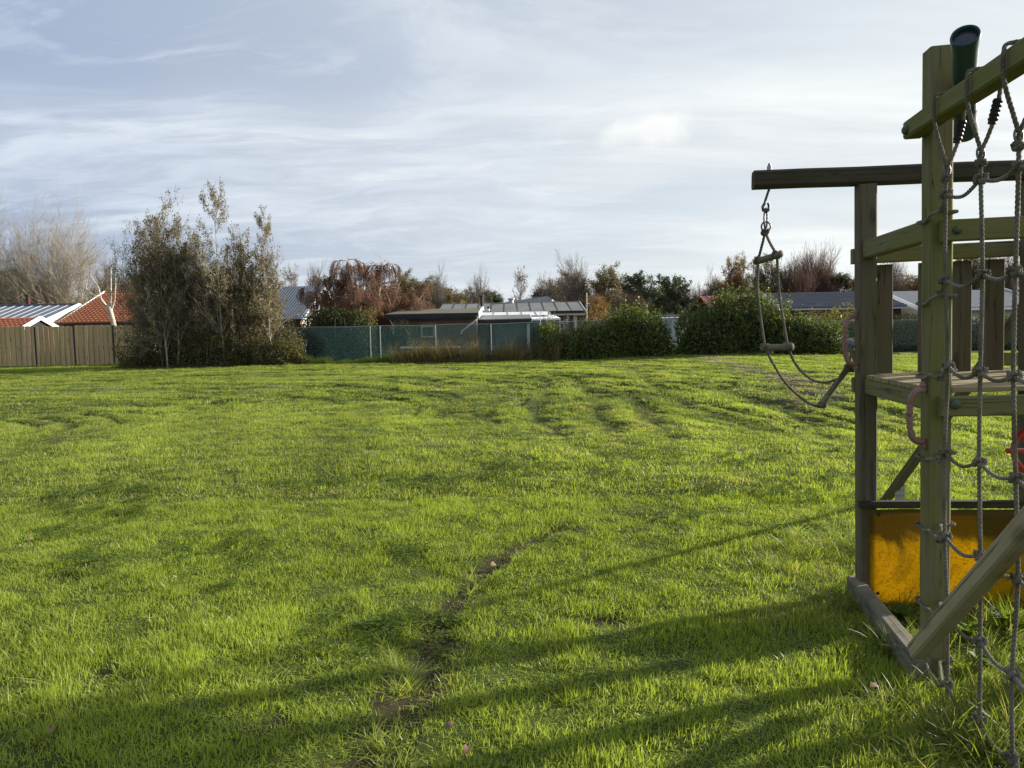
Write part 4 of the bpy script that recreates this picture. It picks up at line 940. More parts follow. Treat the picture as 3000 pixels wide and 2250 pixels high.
# white gabled house behind the birches
H4 = empty('house', (-14.8, 40, 0), 'white gabled house with brick corners behind the leafy birches', 'house')
xa, xb, xc = -16.6, -13.7, -15.15
part('wall', M['brick'], H4, lambda m: m.box(-16.3, -13.9, 40, 46, 0, 2.2))
part('gable', M['white'], H4, lambda m: m.add([(xa+.1, 39.95, 2.2), (xb-.1, 39.95, 2.2), (xc, 39.95, 3.75), (xa+.1, 40.1, 2.2), (xb-.1, 40.1, 2.2), (xc, 40.1, 3.75)], [[0, 1, 2, 2], [3, 5, 4, 4], [0, 3, 4, 1], [1, 4, 5, 2], [2, 5, 3, 0]]))
part('bargeboard', M['white'], H4, lambda m: (m.bar((xa-.15, 39.85, 2.1), (xc, 39.85, 3.85), .22, .05, up=(0, 1, 0)), m.bar((xb+.15, 39.86, 2.1), (xc, 39.86, 3.85), .22, .05, up=(0, 1, 0))))
part('roof', M['felt'], H4, lambda m: (m.slab([(xa-.2, 39.9, 2.15), (xa-.2, 46, 2.15), (xc, 46, 3.9), (xc, 39.9, 3.9)], .08), m.slab([(xb+.2, 39.9, 2.15), (xb+.2, 46, 2.15), (xc, 46, 3.9), (xc, 39.9, 3.9)], .08)))
part('fascia', M['white'], H4, lambda m: m.box(xa, xb, 39.88, 39.97, 2.12, 2.28)); window(H4, -15.6, -14.6, .8, 1.9, 39.98)
for x in (-16.3, -14.15): part('brick_pilaster', M['redbrick'], H4, lambda m: m.box(x, x+.25, 39.9, 40.0, 0, 2.1))
# blue-grey ribbed metal roof
H5 = empty('house', (-13, 42, 0), 'cream house with blue-grey ribbed metal roof and white gable trim', 'house')
gable_house(H5, -14.6, -11.7, 40.0, 45, 50, 2.15, 4.22, M['cream'], gable=M['bluegable'])
def ribs(m):
    m.slab([(-14.7, 39.8, 2.16), (-11.65, 39.8, 2.16), (-11.65, 45, 4.30), (-14.7, 45, 4.30)], .06)
    for x in np.arange(-14.65, -11.65, .17): m.bar((x, 39.8, 2.18), (x, 45, 4.32), .035, .045)
part('roof', M['bluemetal'], H5, ribs); part('roof', M['bluemetal'], H5, lambda m: m.slab([(-14.7, 45.02, 4.30), (-11.65, 45.02, 4.30), (-11.65, 50.2, 2.16), (-14.7, 50.2, 2.16)], .06))
part('gutter', M['black'], H5, lambda m: m.box(-14.7, -11.65, 39.64, 39.78, 2.05, 2.15))
for x in (-12.15, -13.6): part('brick_pilaster', M['redbrick'], H5, lambda m: m.box(x, x+.3, 40.12, 40.24, 0, 2.05))
window(H5, -13.2, -12.4, .9, 1.9, 40.2)
# brick shed with mono-pitch felt roof
H6 = empty('brick_shed', (-4.3, 37, 0), 'brown brick shed with mossy flat roof behind the green netting', 'shed')
x0 = -6.35; x1 = -1.65
bx('wall', M['brick'], H6, x0+.3, x1-.1, 36.4, 39.6, 0, 2.06)
part('roof', M['mossfelt'], H6, lambda m: m.hexa([(x0, 36.0, 2.12), (x0, 36.0, 2.26), (x0+.4, 40, 2.45), (x0+.4, 40, 2.60), (x1, 36.0, 2.12), (x1, 36.0, 2.26), (x1, 40, 2.45), (x1, 40, 2.60)]))
part('fascia', M['black'], H6, lambda m: (m.box(x0-.02, x1-.02, 35.96, 35.995, 2.08, 2.25), m.box(x0+.05, x1-.1, 36.0, 36.3, 1.98, 2.075)))
part('verge_board', M['white'], H6, lambda m: m.hexa([(x1+.003, 35.95, 1.98), (x1+.003, 35.95, 2.27), (x1+.003, 40, 2.3), (x1+.003, 40, 2.63), (x1+.05, 35.95, 1.98), (x1+.05, 35.95, 2.27), (x1+.05, 40, 2.3), (x1+.05, 40, 2.63)]))
w = window(H6, -4.6, -3.9, 1.05, 1.65, 36.4, M['cream']); bx('lintel', M['redbrick'], H6, -4.7, -3.8, 36.37, 36.4, 1.66, 1.85)
part('downpipe', M['white'], H6, lambda m: (m.tube([(x0+.15, 36.2, 2.05), (x0+.35, 36.3, 1.7), (x0+.35, 36.33, 0)], .035, 6), m.tube([(x1-.1, 36.2, 1.9), (x1-.85, 36.3, 1.35), (x1-.9, 36.3, 1.2)], .045, 6)))
# long house with grey felt roof
H7 = empty('long_house', (-.5, 46, 0), 'long low brick house with grey felt panel roof in the middle distance', 'house')
ra = P(1280, 903, 45.3)[0]; rb = 4.72; npn = 11
bx('wall', M['redbrick'], H7, ra+.4, rb-.55, 45.5, 50, 0, 2.42)
for i in range(npn):
    a = ra+(rb-ra)*i/npn; b = ra+(rb-ra)*(i+1)/npn-.025
    part('roof_sheet', M['felt'], H7, lambda m: m.slab([(a, 45, 2.47+(i % 2)*.008), (b, 45, 2.47+(i % 2)*.008), (b, 49.3, 3.18), (a, 49.3, 3.18)], .06))
    part('roof_seam', M['black'], H7, lambda m: m.bar((b+.012, 45, 2.455), (b+.012, 49.3, 3.175), .05, .06))
part('back_roof', M['felt'], H7, lambda m: m.slab([(ra, 49.32, 3.18), (rb, 49.32, 3.18), (rb, 53, 2.5), (ra, 53, 2.5)], .06))
part('ridge_cap', M['zinc'], H7, lambda m: m.box(ra, rb, 49.25, 49.4, 3.185, 3.21))
part('fascia', M['black'], H7, lambda m: m.box(ra, rb, 44.94, 44.985, 2.33, 2.49)); part('soffit', M['cream'], H7, lambda m: m.box(2.7, rb-.02, 44.99, 45.3, 2.20, 2.325))
part('verge_board', M['white'], H7, lambda m: m.bar((rb+.03, 44.95, 2.40), (rb+.03, 49.3, 3.14), .04, .16)); bx('corner_pillar', M['cream'], H7, rb-.75, rb-.5, 45.3, 45.49, 0, 2.2)
window(H7, 2.75, 3.4, 1.3, 1.85, 45.5); part('antenna', M['white'], H7, lambda m: (m.tube([(rb+.08, 45, 1.9), (rb+.08, 45, 3.6)], .03, 5), m.tube([(rb+.08, 45, 2.9), (rb+.3, 45, 2.9)], .03, 5)))
def flue(x, y, z0, z1, r, m1, m2, zs, label):
    f = empty('flue_pipe', (x, y, z0), label, 'flue', 'flues on the long grey roof'); part('base', m1, f, lambda m: m.lathe([(r*1.5, 0), (r*1.1, zs*.5), (r, zs)], (x, y, z0))); part('pipe', m2, f, lambda m: m.lathe([(r*1.0, zs), (r, z1-z0-.1), (r*1.5, z1-z0-.08), (r*1.5, z1-z0), (0, z1-z0+.02)], (x, y, z0)))
flue(-1.85, 45.9, 2.62, 3.58, .10, M['white'], M['black'], .25, 'tall dark flue with pale base on the grey roof'); flue(-1.42, 45.7, 2.58, 2.84, .07, M['white'], M['black'], .14, 'short black-topped vent beside the tall flue')
flue(.05, 49.3, 3.15, 3.5, .17, M['zinc'], M['zinc'], .08, 'shiny metal cowl on the roof ridge')
wv = empty('roof_ornament', (-2.95, 44, 0), 'small yellow figure ornament on a thin pole above the brick shed', 'ornament')
part('pole', M['metal'], wv, lambda m: m.tube([(-2.95, 44, 2.3), (-2.95, 44, 3.15)], .018, 5))
part('figure', M['gold'], wv, lambda m: (m.bar((-3.15, 44, 3.02), (-2.72, 44, 3.10), .03, .06), m.bar((-3.05, 44, 3.08), (-3.10, 44, 3.25), .03, .05), m.bar((-2.98, 44, 3.09), (-2.92, 44, 3.26), .03, .06), m.bar((-2.88, 44, 3.1), (-2.84, 44, 3.22), .03, .04), m.bar((-3.12, 44, 3.22), (-2.98, 44, 3.20), .03, .04)))
# veranda with opal roof panels, grey shed, dark glazed porch
H8 = empty('veranda', (0, 42, 0), 'veranda with white translucent roof panels below the long grey roof', 'veranda')
va, vb = P(1405, 926, 42)[0], P(1615, 922, 42)[0]
for i in range(5):
    a = va+(vb-va)*i/5; b = va+(vb-va)*(i+1)/5-.06
    part('roof_panel', M['opal'], H8, lambda m: m.slab([(a, 41.6, 2.18), (b, 41.6, 2.18), (b, 44.6, 2.46), (a, 44.6, 2.46)], .03)); part('rafter', M['zinc'], H8, lambda m: m.bar((b+.03, 41.6, 2.17), (b+.03, 44.6, 2.45), .05, .07))
for x in (va+.1, 0, vb-.1): part('post', M['white'], H8, lambda m: m.box(x-.05, x+.05, 41.65, 41.75, 0, 2.1))
H9 = empty('grey_shed', (-.5, 38, 0), 'low grey shed with felt roof and dark red arched window behind the netting', 'shed')
sa, sb = P(1378, 945, 37.5)[0], P(1556, 940, 37.5)[0]
bx('wall', M['slate'], H9, sa+.15, sb-.1, 37.7, 40.3, 0, 1.72)
part('roof', M['felt'], H9, lambda m: m.hexa([(sa, 37.3, 1.80), (sa, 37.3, 1.93), (sa+.1, 40.6, 2.05), (sa+.1, 40.6, 2.2), (sb, 37.3, 1.82), (sb, 37.3, 1.95), (sb, 40.6, 2.06), (sb, 40.6, 2.21)]))
part('fascia', M['black'], H9, lambda m: (m.box(sa-.01, sb+.01, 37.25, 37.29, 1.76, 1.90), m.box(sa+.1, sb-.1, 37.35, 37.6, 1.68, 1.755))); part('verge_board', M['white'], H9, lambda m: m.bar((sb+.03, 37.25, 1.86), (sb+.03, 40.6, 2.13), .04, .18))
part('window_arch', M['darkred'], H9, lambda m: m.add([(sa+.75, 37.66, 1.2)]+[(sa+.75+.55*math.cos(a), 37.66, 1.2+.45*math.sin(a)) for a in np.linspace(0, math.pi, 12)]+[(sa+.2, 37.66, .6), (sa+1.3, 37.66, .6)], [[0, i, i+1, i+1] for i in range(1, 12)]+[[0, 12, 13, 14], [0, 14, 1, 1]]))
part('corner_post', M['white'], H9, lambda m: m.box(sb-.22, sb-.08, 37.6, 37.69, 0, 1.7))
H10 = empty('glazed_porch', (1.9, 40, 0), 'dark glazed porch with white frame right of the grey shed', 'porch')
ga, gb = P(1558, 945, 40)[0], P(1642, 945, 40)[0]
bx('wall', M['glass'], H10, ga, gb, 40.1, 43, 0, 1.85)
part('frame', M['white'], H10, lambda m: (m.hexa([(ga, 39.9, 1.86), (ga, 39.9, 1.96), (ga, 43, 2.1), (ga, 43, 2.2), (gb, 39.9, 1.86), (gb, 39.9, 1.96), (gb-.15, 43, 2.1), (gb-.15, 43, 2.2)]), m.box(gb-.06, gb, 40.02, 40.09, 0, 1.855), m.box(ga+.8, ga+.85, 40.03, 40.09, 0, 1.855)))
ch = empty('chimney', (2.2, 58, 0), 'dark chimney with two pots on a far house behind the long grey roof', 'chimney')
cx = P(1569, 870, 58)[0]; zt = P(1569, 859, 58)[2]; zb = P(1569, 885, 58)[2]
part('stack', M['slate'], ch, lambda m: m.hexa([(cx-.33, 57.7, zb-1), (cx-.30, 57.7, zt-.25), (cx-.33, 58.3, zb-1), (cx-.30, 58.3, zt-.25), (cx+.42, 57.7, zb-1), (cx+.25, 57.7, zt-.25), (cx+.42, 58.3, zb-1), (cx+.25, 58.3, zt-.25)]))
for q in (-.05, .17): part('pot', M['black'], ch, lambda m: m.lathe([(.09, 0), (.09, .28), (.11, .28), (.11, .34), (0, .34)], (cx+q, 58, zt-.25)))
part('cowl', M['black'], ch, lambda m: m.bar((cx-.38, 58, zt-.22), (cx-.1, 58, zt-.16), .2, .08))
ch2 = empty('house', (2.5, 58, 0), 'far house showing only a pale low gable behind the grey roof', 'house')
part('wall', M['cream'], ch2, lambda m: m.box(cx-2.2, cx+1.9, 57, 62, 0, zb+.0)); part('roof', M['seam'], ch2, lambda m: m.hexa([(cx-2.4, 56.8, zb-.1), (cx-2.4, 56.8, zb+.0), (cx-2.4, 62, zb-.1), (cx-2.4, 62, zb), (cx+.9, 56.8, zb-.1), (cx+.9, 56.8, zb+.42), (cx+2.2, 62, zb-.1), (cx+2.2, 62, zb)]))
# lantern
la = empty('garden_lantern', (3.0, 39.5, 0), 'black old-style lantern on a post in front of the brick wall', 'lantern'); lx, ly = P(1660, 940, 39.5)[0], 39.5
lz = P(1660, 950, 39.5)[2]; part('post', M['black'], la, lambda m: m.tube([(lx, ly, 0), (lx, ly, lz-.02)], .04, 8)); 
part('housing', M['black'], la, lambda m: (m.lathe([(.05, 0), (.09, .02)], (lx, ly, lz)), m.lathe([(.2, .33), (.12, .45), (.04, .50), (.03, .58), (0, .62)], (lx, ly, lz), k=6), *[m.bar((lx+.08*math.cos(a), ly+.08*math.sin(a), lz+.02), (lx+.16*math.cos(a), ly+.16*math.sin(a), lz+.33), .015, .015) for a in np.arange(6)*math.pi/3]))
part('glass', M['seam'], la, lambda m: m.lathe([(.075, .02), (.145, .33)], (lx, ly, lz), k=6))
pl = empty('flag_pole', (1.3, 37, 0), 'thin white pole behind the netting right of the grey shed', 'pole'); qx = P(1583, 930, 37)[0]; part('pole', M['white'], pl, lambda m: m.tube([(qx, 37, 0), (qx, 37, P(1583, 915, 37)[2])], .022, 6))
# white pipe with pegs (bench-like) behind the netting
wp = empty('pipe_barrier', (-4, 33.6, 0), 'long white pipe lying on short pegs behind the green netting', 'pipe'); wa, wb = P(1172, 1018, 33.4)[0], P(1350, 1018, 33.4)[0]; wz = P(1250, 1018, 33.4)[2]
part('pipe', M['white'], wp, lambda m: m.tube([(wa, 33.4, wz), (wb, 33.4, wz-.02)], .055, 10))
for x in np.arange(wa+.1, wb, .27): part('peg', M['seam'], wp, lambda m: m.tube([(x, 33.4, 0), (x, 33.4, wz-.12)], .035, 6))
# shed behind the gate gap
H11 = empty('garden_shed', (9.2, 41, 0), 'pale shed seen through the gap between the two hedges', 'shed')
ea, eb = P(1958, 930, 41)[0], P(2013, 930, 41)[0]; ez = P(1985, 921, 41)[2]; bx('wall', M['bluegable'], H11, ea, eb+1.2, 41, 44, 0, ez-.08); bx('roof', M['zinc'], H11, ea-.1, eb+1.3, 40.85, 44.2, ez-.075, ez); bx('door', M['white'], H11, ea+.15, ea+.9, 40.95, 40.995, 0, ez-.35)
# red metal roof
H12 = empty('house', (13.5, 48, 0), 'house with faded red metal roof behind the tall laurel hedge', 'house')
fa_, fb_ = P(2085, 890, 47)[0], P(2262, 890, 47)[0]; zr_ = P(2150, 866, 50)[2]; ze_ = P(2150, 905, 47)[2]
bx('wall', M['brick'], H12, fa_+.2, fb_-.2, 47.3, 53, 0, ze_-.05)
for i in range(8):
    a = fa_+(fb_-fa_)*i/8; b = fa_+(fb_-fa_)*(i+1)/8-.03; part('roof_panel', M['redmetal'], H12, lambda m: m.slab([(a, 47, ze_), (b, 47, ze_), (b, 50, zr_), (a, 50, zr_)], .05)); part('seam', M['redmetal'], H12, lambda m: m.bar((b+.015, 47, ze_), (b+.015, 50, zr_+.02), .05, .09))
part('back_roof', M['redmetal'], H12, lambda m: m.slab([(fa_, 50.02, zr_), (fb_, 50.02, zr_), (fb_, 53.2, ze_), (fa_, 53.2, ze_)], .05))
# dark tiled roof, right
H13 = empty('house', (19, 42, 0), 'maroon timber chalet with dark grey tiled roof right of the laurel hedge', 'house')
da, db = 15.35, 22.3; zd, zq = 2.33, 3.32
gable_house(H13, da, db, 40.3, 44, 47.7, zd, zq, M['darkred'], gable=M['black'])
tiled(H13, da, db, 40.1, zd-.02, 44, zq+.02, M['darktile'], .24, .34)
part('roof', M['darktile'], H13, lambda m: m.slab([(da, 44, zq), (db, 44, zq), (db, 47.9, zd), (da, 47.9, zd)], .06)); part('roof_base', M['darktile'], H13, lambda m: m.slab([(da+.02, 40.2, zd-.03), (db-.02, 40.2, zd-.03), (db-.02, 44, zq-.03), (da+.02, 44, zq-.03)], .05))
part('fascia', M['seam'], H13, lambda m: m.box(da, db, 40.0, 40.08, zd-.16, zd-.06)); window(H13, 16.1, 17.5, 1.0, 1.75, 40.55, M['bluegable'])
cr = empty('parked_car', (14.3, 36, 0), 'white car roof just showing over the laurel hedge beside the chalet', 'car')
cc_ = P(2310, 940, 37); 
def car(m):
    pts = []
    for (xx_, z_, hw_) in ((-2.1, .55, .8), (-2.0, .85, .82), (-1.2, 1.0, .84), (-.5, 1.38, .68), (.3, 1.46, .66), (1.1, 1.38, .66), (1.9, 1.0, .8), (2.1, .6, .8)): pts.append((xx_, z_, hw_))
    V = []; 
    for (xx_, z_, hw_) in pts: V += [(cc_[0]+xx_, 37-hw_, .3), (cc_[0]+xx_, 37-hw_, z_*.92), (cc_[0]+xx_, 37-hw_*.6, z_), (cc_[0]+xx_, 37+hw_*.6, z_), (cc_[0]+xx_, 37+hw_, z_*.92), (cc_[0]+xx_, 37+hw_, .3)]
    F_ = []
    for i in range(len(pts)-1):
        for j in range(5): F_.append([i*6+j, i*6+j+1, i*6+6+j+1, i*6+6+j])
    m.add(V, F_)
part('body', M['white'], cr, car, smooth=True)
for wx in (-1.3, 1.3):
    for wy in (36.2, 37.8): part('wheel', M['black'], cr, lambda m: m.lathe([(0, -.1), (.3, -.1), (.32, 0), (.3, .1), (0, .1)], (cc_[0]+wx, wy, .32), (0, 1, 0)))
part('side_window', M['glass'], cr, lambda m: m.hexa([(cc_[0]-.9, 36.24, 1.0), (cc_[0]-.45, 36.36, 1.27), (cc_[0]-.9, 36.26, 1.0), (cc_[0]-.45, 36.38, 1.27), (cc_[0]+1.4, 36.24, 1.0), (cc_[0]+1.05, 36.36, 1.27), (cc_[0]+1.4, 36.26, 1.0), (cc_[0]+1.05, 36.38, 1.27)]))
# roof at far right behind the tower
H14 = empty('house', (26, 42, 0), 'house with dark roof and pale fascia seen through the tower slats', 'house')
ha = P(2662, 905, 41)[0]; gable_house(H14, ha, ha+7.5, 40, 44, 48, 2.2, 3.25, M['cream'])
part('roof', M['darktile'], H14, lambda m: m.slab([(ha, 39.8, 2.18), (ha+7.5, 39.8, 2.18), (ha+7.5, 44, 3.3), (ha, 44, 3.3)], .06)); part('roof', M['darktile'], H14, lambda m: m.slab([(ha, 44.02, 3.3), (ha+7.5, 44.02, 3.3), (ha+7.5, 48.2, 2.18), (ha, 48.2, 2.18)], .06))
part('fascia', M['white'], H14, lambda m: m.box(ha, ha+7.5, 39.7, 39.78, 2.0, 2.14))
# garden house out of frame on the right that shades the near lawn? (see trees below)

# ------------------------------------------------------------ vegetation
def unit(v): return v/(np.linalg.norm(v, axis=-1, keepdims=True)+1e-9)
def grow(r, start, d, L, r0, r1, K, wob, trop):
    N = len(start); P_ = np.zeros((N, K, 3)); P_[:, 0] = start; d = unit(d)
    for k in range(1, K):
        d = unit(d + r.normal(0, wob, (N, 3)) + np.asarray(trop)[None]*(1.0))
        P_[:, k] = P_[:, k-1] + d*(L/(K-1))[:, None]
    t = np.linspace(0, 1, K)[None]
    return P_, r0[:, None]*(1-t)+r1[:, None]*t
def spawn(r, PT, RD, Ls, n, tmin, tmax, lf, ang, angv, taper=.55, rmul=.55, tp=1.0):
    N, K, _ = PT.shape; idx = np.repeat(np.arange(N), n); m = len(idx)
    t = tmin+(tmax-tmin)*r.random(m)**tp; f = t*(K-1); i = np.clip(f.astype(int), 0, K-2); w = (f-i)[:, None]
    s = PT[idx, i]*(1-w)+PT[idx, i+1]*w; dd = unit(PT[idx, i+1]-PT[idx, i]); rr = RD[idx, i]*(1-w[:, 0])+RD[idx, i+1]*w[:, 0]
    perp = unit(np.cross(dd, r.normal(0, 1, (m, 3)))); a = np.radians(r.normal(ang, angv, m)); d = dd*np.cos(a)[:, None]+perp*np.sin(a)[:, None]
    L = Ls[idx]*lf*(1-taper*t)*r.uniform(.7, 1.25, m); return s, d, L, rr*rmul
def leaves_at(r, pts, size, droop=0.0, asp=.55, jit=.0, up=0.0):
    n = len(pts); p = pts + r.normal(0, 1, (n, 3))*jit
    a = unit(r.normal(0, 1, (n, 3)) + np.array([0, 0, up-droop])); b = unit(np.cross(a, r.normal(0, 1, (n, 3)))); nrm = np.cross(a, b)
    s = (size*r.uniform(.6, 1.3, n))[:, None]
    V = np.stack([p, p+a*s*.5+b*s*asp*.5+nrm*s*.08, p+a*s, p+a*s*.5-b*s*asp*.5+nrm*s*.08], 1).reshape(-1, 3)
    F_ = np.arange(n*4).reshape(n, 4); return V, F_
def along(r, PT, n, jit=0.0, tmin=.1):
    N, K, _ = PT.shape; idx = r.integers(0, N, n); t = tmin+(1-tmin)*r.random(n); f = t*(K-1); i = np.clip(f.astype(int), 0, K-2); w = (f-i)[:, None]
    return PT[idx, i]*(1-w)+PT[idx, i+1]*w + r.normal(0, 1, (n, 3))*jit
def tree_proto(seed, height, stems, spread, l1, l2, l3, bark, leafmat=None, nleaf=0, lsize=.07, wob=.06, trop=.03, r0=.12, lean=.1, ang=(35, 35, 35), jit=.04, droop=0.0, ttrop=None, lf=(.45, .45, .45), tmin=.25, leaf_on=2, tw=.0035, sweep=None, tap=.55, lead=1.0):
    """returns (trunk mesh, crown twigs mesh list, leaf mesh)"""
    r = np.random.default_rng(seed); a = r.random(stems)*2*math.pi; st = np.column_stack([np.cos(a)*spread*.1*r.random(stems)*(stems > 1), np.sin(a)*spread*.1*r.random(stems)*(stems > 1), np.full(stems, -.1)])
    d = np.column_stack([np.cos(a)*lean*r.uniform(.3, 1.2, stems), np.sin(a)*lean*r.uniform(.3, 1.2, stems), np.ones(stems)])
    L0 = lead*height*r.uniform(.8, 1.0, stems)/(1.0 if stems > 1 else .93)
    PT, RD = grow(r, st, d, L0, np.full(stems, r0)*r.uniform(.7, 1.1, stems), np.full(stems, .012), 12, wob*.6, (0, 0, trop))
    vt, ft = tube_arrays(PT, RD, 7); trunk = npmesh('trunk', vt, ft, bark, True)
    tl = [(PT, RD)]; cur = (PT, RD, L0); V = []; Fq = []; nv = 0; levels = []
    for k, (n, sides) in enumerate(((l1, 5), (l2, 3), (l3, 3))):
        if n == 0: break
        s, dd, L, rr = spawn(r, cur[0], cur[1], cur[2], n, tmin if k == 0 else .15, .98, lf[k], ang[k], 12, taper=tap, rmul=.6, tp=.8 if k == 0 else 1)
        if k == 0 and sweep is not None: L = L*sweep((s[:, 2])/height)
        rr = np.maximum(rr, tw*(1.6 if k == 0 else 1)); tr = (0, 0, trop*1.6) if (ttrop is None or k == 0) else ttrop
        p_, q_ = grow(r, s, dd, L, rr, np.full(len(s), tw), 6 if k < 2 else 5, wob*1.6, tr)
        v, f = tube_arrays(p_, q_, sides); V.append(v); Fq.append(f+nv); nv += len(v); cur = (p_, q_, L); levels.append(p_)
    twig = npmesh('branches', np.vstack(V), np.vstack(Fq), bark)
    lm = None
    if nleaf:
        pts = along(r, levels[min(leaf_on, len(levels)-1)], nleaf, jit); v, f = leaves_at(r, pts, lsize, droop); lm = npmesh('leaves', v, f, leafmat)
    allv = np.vstack(V+[vt]); zz = np.percentile(allv[:, 2], 99.3); wd = np.percentile(np.hypot(allv[:, 0], allv[:, 1]), 97)
    return dict(trunk=trunk, twig=twig, leaf=lm, h=zz, w=wd)
def put_tree(pr, px, pytop, d, width_px, label, cat='tree', group=None, name='tree', rz=None, base=0.0):
    top = P(px, pytop, d); sc = top[2]/pr['h']; wm = width_px/FPX*d/2; sx = wm/pr['w']
    root = link(bpy.data.objects.new(name, None)); R_ = Matrix.Rotation(rng.random()*6.28 if rz is None else rz, 4, 'Z')
    place(root, Matrix.Translation((top[0], d, base)) @ R_ @ Matrix.Diagonal((sx, sx, sc, 1))); tag(root, label, cat, group)
    for nm, k in (('trunk', 'trunk'), ('branches', 'twig'), ('crown', 'leaf')):
        if pr[k] is not None:
            o = link(bpy.data.objects.new(nm, pr[k])); o.parent = root
    return root
def lumpy(r, n, dims, lump, seed):
    """points on/in the skin of a rounded box; returns pts and outward dir"""
    u = unit(r.normal(0, 1, (n, 3))); u[:, 2] = np.abs(u[:, 2])*1.0 - .15
    e = 3.2; k = (np.abs(u[:, 0])**e+np.abs(u[:, 1])**e+np.abs(u[:, 2])**e)**(-1/e); q = u*k[:, None]
    return q
def shrub(name, cx, cy, w, dp, h, n, leaf, size, label, cat='shrub', group=None, core=.78, shoots=0.0, asp=.4, seed=1, lump=.16, up=.4, z0=0.0, core_mat=None, freq=1.6):
    r = np.random.default_rng(seed); q = lumpy(r, n, None, lump, seed)
    X_ = q[:, 0]*w/2; Y_ = q[:, 1]*dp/2
    hn = 1+lump*2*(fbm(X_*freq+50, Y_*freq*.5+q[:, 2]*h*freq*.8+9, seed)-.5)*1.5
    depth = 1-.28*r.random(n)**2; sc = hn*depth
    pts = np.column_stack([X_*sc, Y_*sc, np.maximum(q[:, 2]*h*sc*1.0, -.0)+.02])
    if shoots:
        top = (q[:, 2] > .55) & (r.random(n) < .35); pts[top, 2] += shoots*r.random(top.sum())**2*(.5+fbm(pts[top, 0]*3, pts[top, 1]*3, seed+3))
    v, f = leaves_at(r, pts, size, asp=asp, up=up, jit=.02)
    root = link(bpy.data.objects.new(name, None)); place(root, Matrix.Translation((cx, cy, z0))); tag(root, label, cat, group)
    o = objm('foliage', npmesh('foliage', v, f, leaf)); o.parent = root; 
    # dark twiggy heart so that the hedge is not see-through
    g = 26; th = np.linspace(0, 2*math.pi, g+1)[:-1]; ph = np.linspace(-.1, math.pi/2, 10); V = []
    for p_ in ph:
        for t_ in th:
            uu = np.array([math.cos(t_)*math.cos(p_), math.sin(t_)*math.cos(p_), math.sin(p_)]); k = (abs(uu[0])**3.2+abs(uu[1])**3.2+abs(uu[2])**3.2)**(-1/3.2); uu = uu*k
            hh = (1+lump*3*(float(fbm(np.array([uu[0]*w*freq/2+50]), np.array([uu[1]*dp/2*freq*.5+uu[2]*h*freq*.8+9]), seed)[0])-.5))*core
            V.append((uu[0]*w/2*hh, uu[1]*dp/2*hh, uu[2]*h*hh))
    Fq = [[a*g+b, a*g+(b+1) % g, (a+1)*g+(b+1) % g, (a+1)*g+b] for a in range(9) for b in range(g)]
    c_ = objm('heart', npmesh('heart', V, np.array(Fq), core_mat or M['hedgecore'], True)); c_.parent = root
    # some stems
    ns = 14; a = r.random(ns)*6.28; st = np.column_stack([np.cos(a)*w*.3*r.random(ns), np.sin(a)*dp*.25*r.random(ns), np.zeros(ns)]); p_, q_ = grow(r, st, np.column_stack([np.cos(a)*.25, np.sin(a)*.25, np.ones(ns)]), np.full(ns, h*.95), np.full(ns, .022), np.full(ns, .004), 6, .1, (0, 0, .03))
    vv, ff = tube_arrays(p_, q_, 4); s_ = objm('stems', npmesh('stems', vv, ff, M['bark_grey'])); s_.parent = root
    return root
# prototypes
bare_fan = tree_proto(101, 10, 11, 8, 12, 6, 5, M['bark_pale'], r0=.15, lean=.62, ang=(28, 30, 32), lf=(.75, .55, .50), tmin=.15, wob=.06, trop=.02, tw=.0075, tap=.0, lead=.55)
bare_fan2 = tree_proto(102, 10, 11, 8, 12, 6, 5, M['bark_pale'], r0=.14, lean=.6, ang=(28, 30, 32), lf=(.75, .55, .50), tmin=.15, wob=.06, trop=.02, tw=.0075, tap=.0, lead=.55)
bare = tree_proto(103, 7, 2, 2, 20, 9, 7, M['bark_grey'], r0=.12, lean=.2, ang=(36, 32, 32), lf=(.62, .52, .5), tmin=.18, wob=.06, trop=.02, tw=.008, tap=.1, lead=.65)
bare_b = tree_proto(104, 7, 4, 3, 15, 8, 7, M['bark_grey'], M['leaf_brown'], 1500, .09, r0=.09, lean=.35, ang=(30, 30, 32), lf=(.60, .52, .5), tmin=.15, wob=.06, trop=.02, tw=.008, tap=.1, lead=.65)
birch = tree_proto(105, 7, 1, 2, 34, 9, 6, M['bark_birch'], M['leaf_brown'], 2600, .08, r0=.10, ang=(36, 34, 40), lf=(.45, .5, .5), tmin=.2, wob=.06, trop=.01, ttrop=(0, 0, -.06), tw=.008)
rust = tree_proto(106, 7, 3, 3, 26, 9, 4, M['bark_red'], M['leaf_rust'], 9000, .10, r0=.10, lean=.22, ang=(38, 36, 38), lf=(.40, .42, .42), tmin=.12, jit=.10, tw=.008)
olive = tree_proto(107, 7, 4, 4, 22, 9, 5, M['bark_grey'], M['leaf_olive'], 15000, .12, r0=.11, lean=.30, ang=(44, 38, 38), lf=(.40, .42, .42), tmin=.1, jit=.14, tw=.008)
olive2 = tree_proto(117, 7, 3, 4, 24, 9, 4, M['bark_grey'], M['leaf_olive'], 9000, .12, r0=.11, lean=.36, ang=(48, 38, 38), lf=(.44, .42, .42), tmin=.08, jit=.12, tw=.008)
pinkbush = tree_proto(108, 7, 11, 6, 14, 8, 6, M['bark_red'], M['leaf_brown'], 4000, .08, r0=.06, lean=.5, ang=(20, 24, 26), lf=(.6, .5, .5), tmin=.15, trop=.03, tw=.009, tap=.0, lead=.6)
pine = tree_proto(109, 7, 2, 3, 22, 10, 4, M['bark_grey'], M['leaf_pine'], 15000, .17, r0=.14, lean=.15, ang=(62, 44, 40), lf=(.50, .46, .44), tmin=.2, jit=.09, tw=.01)
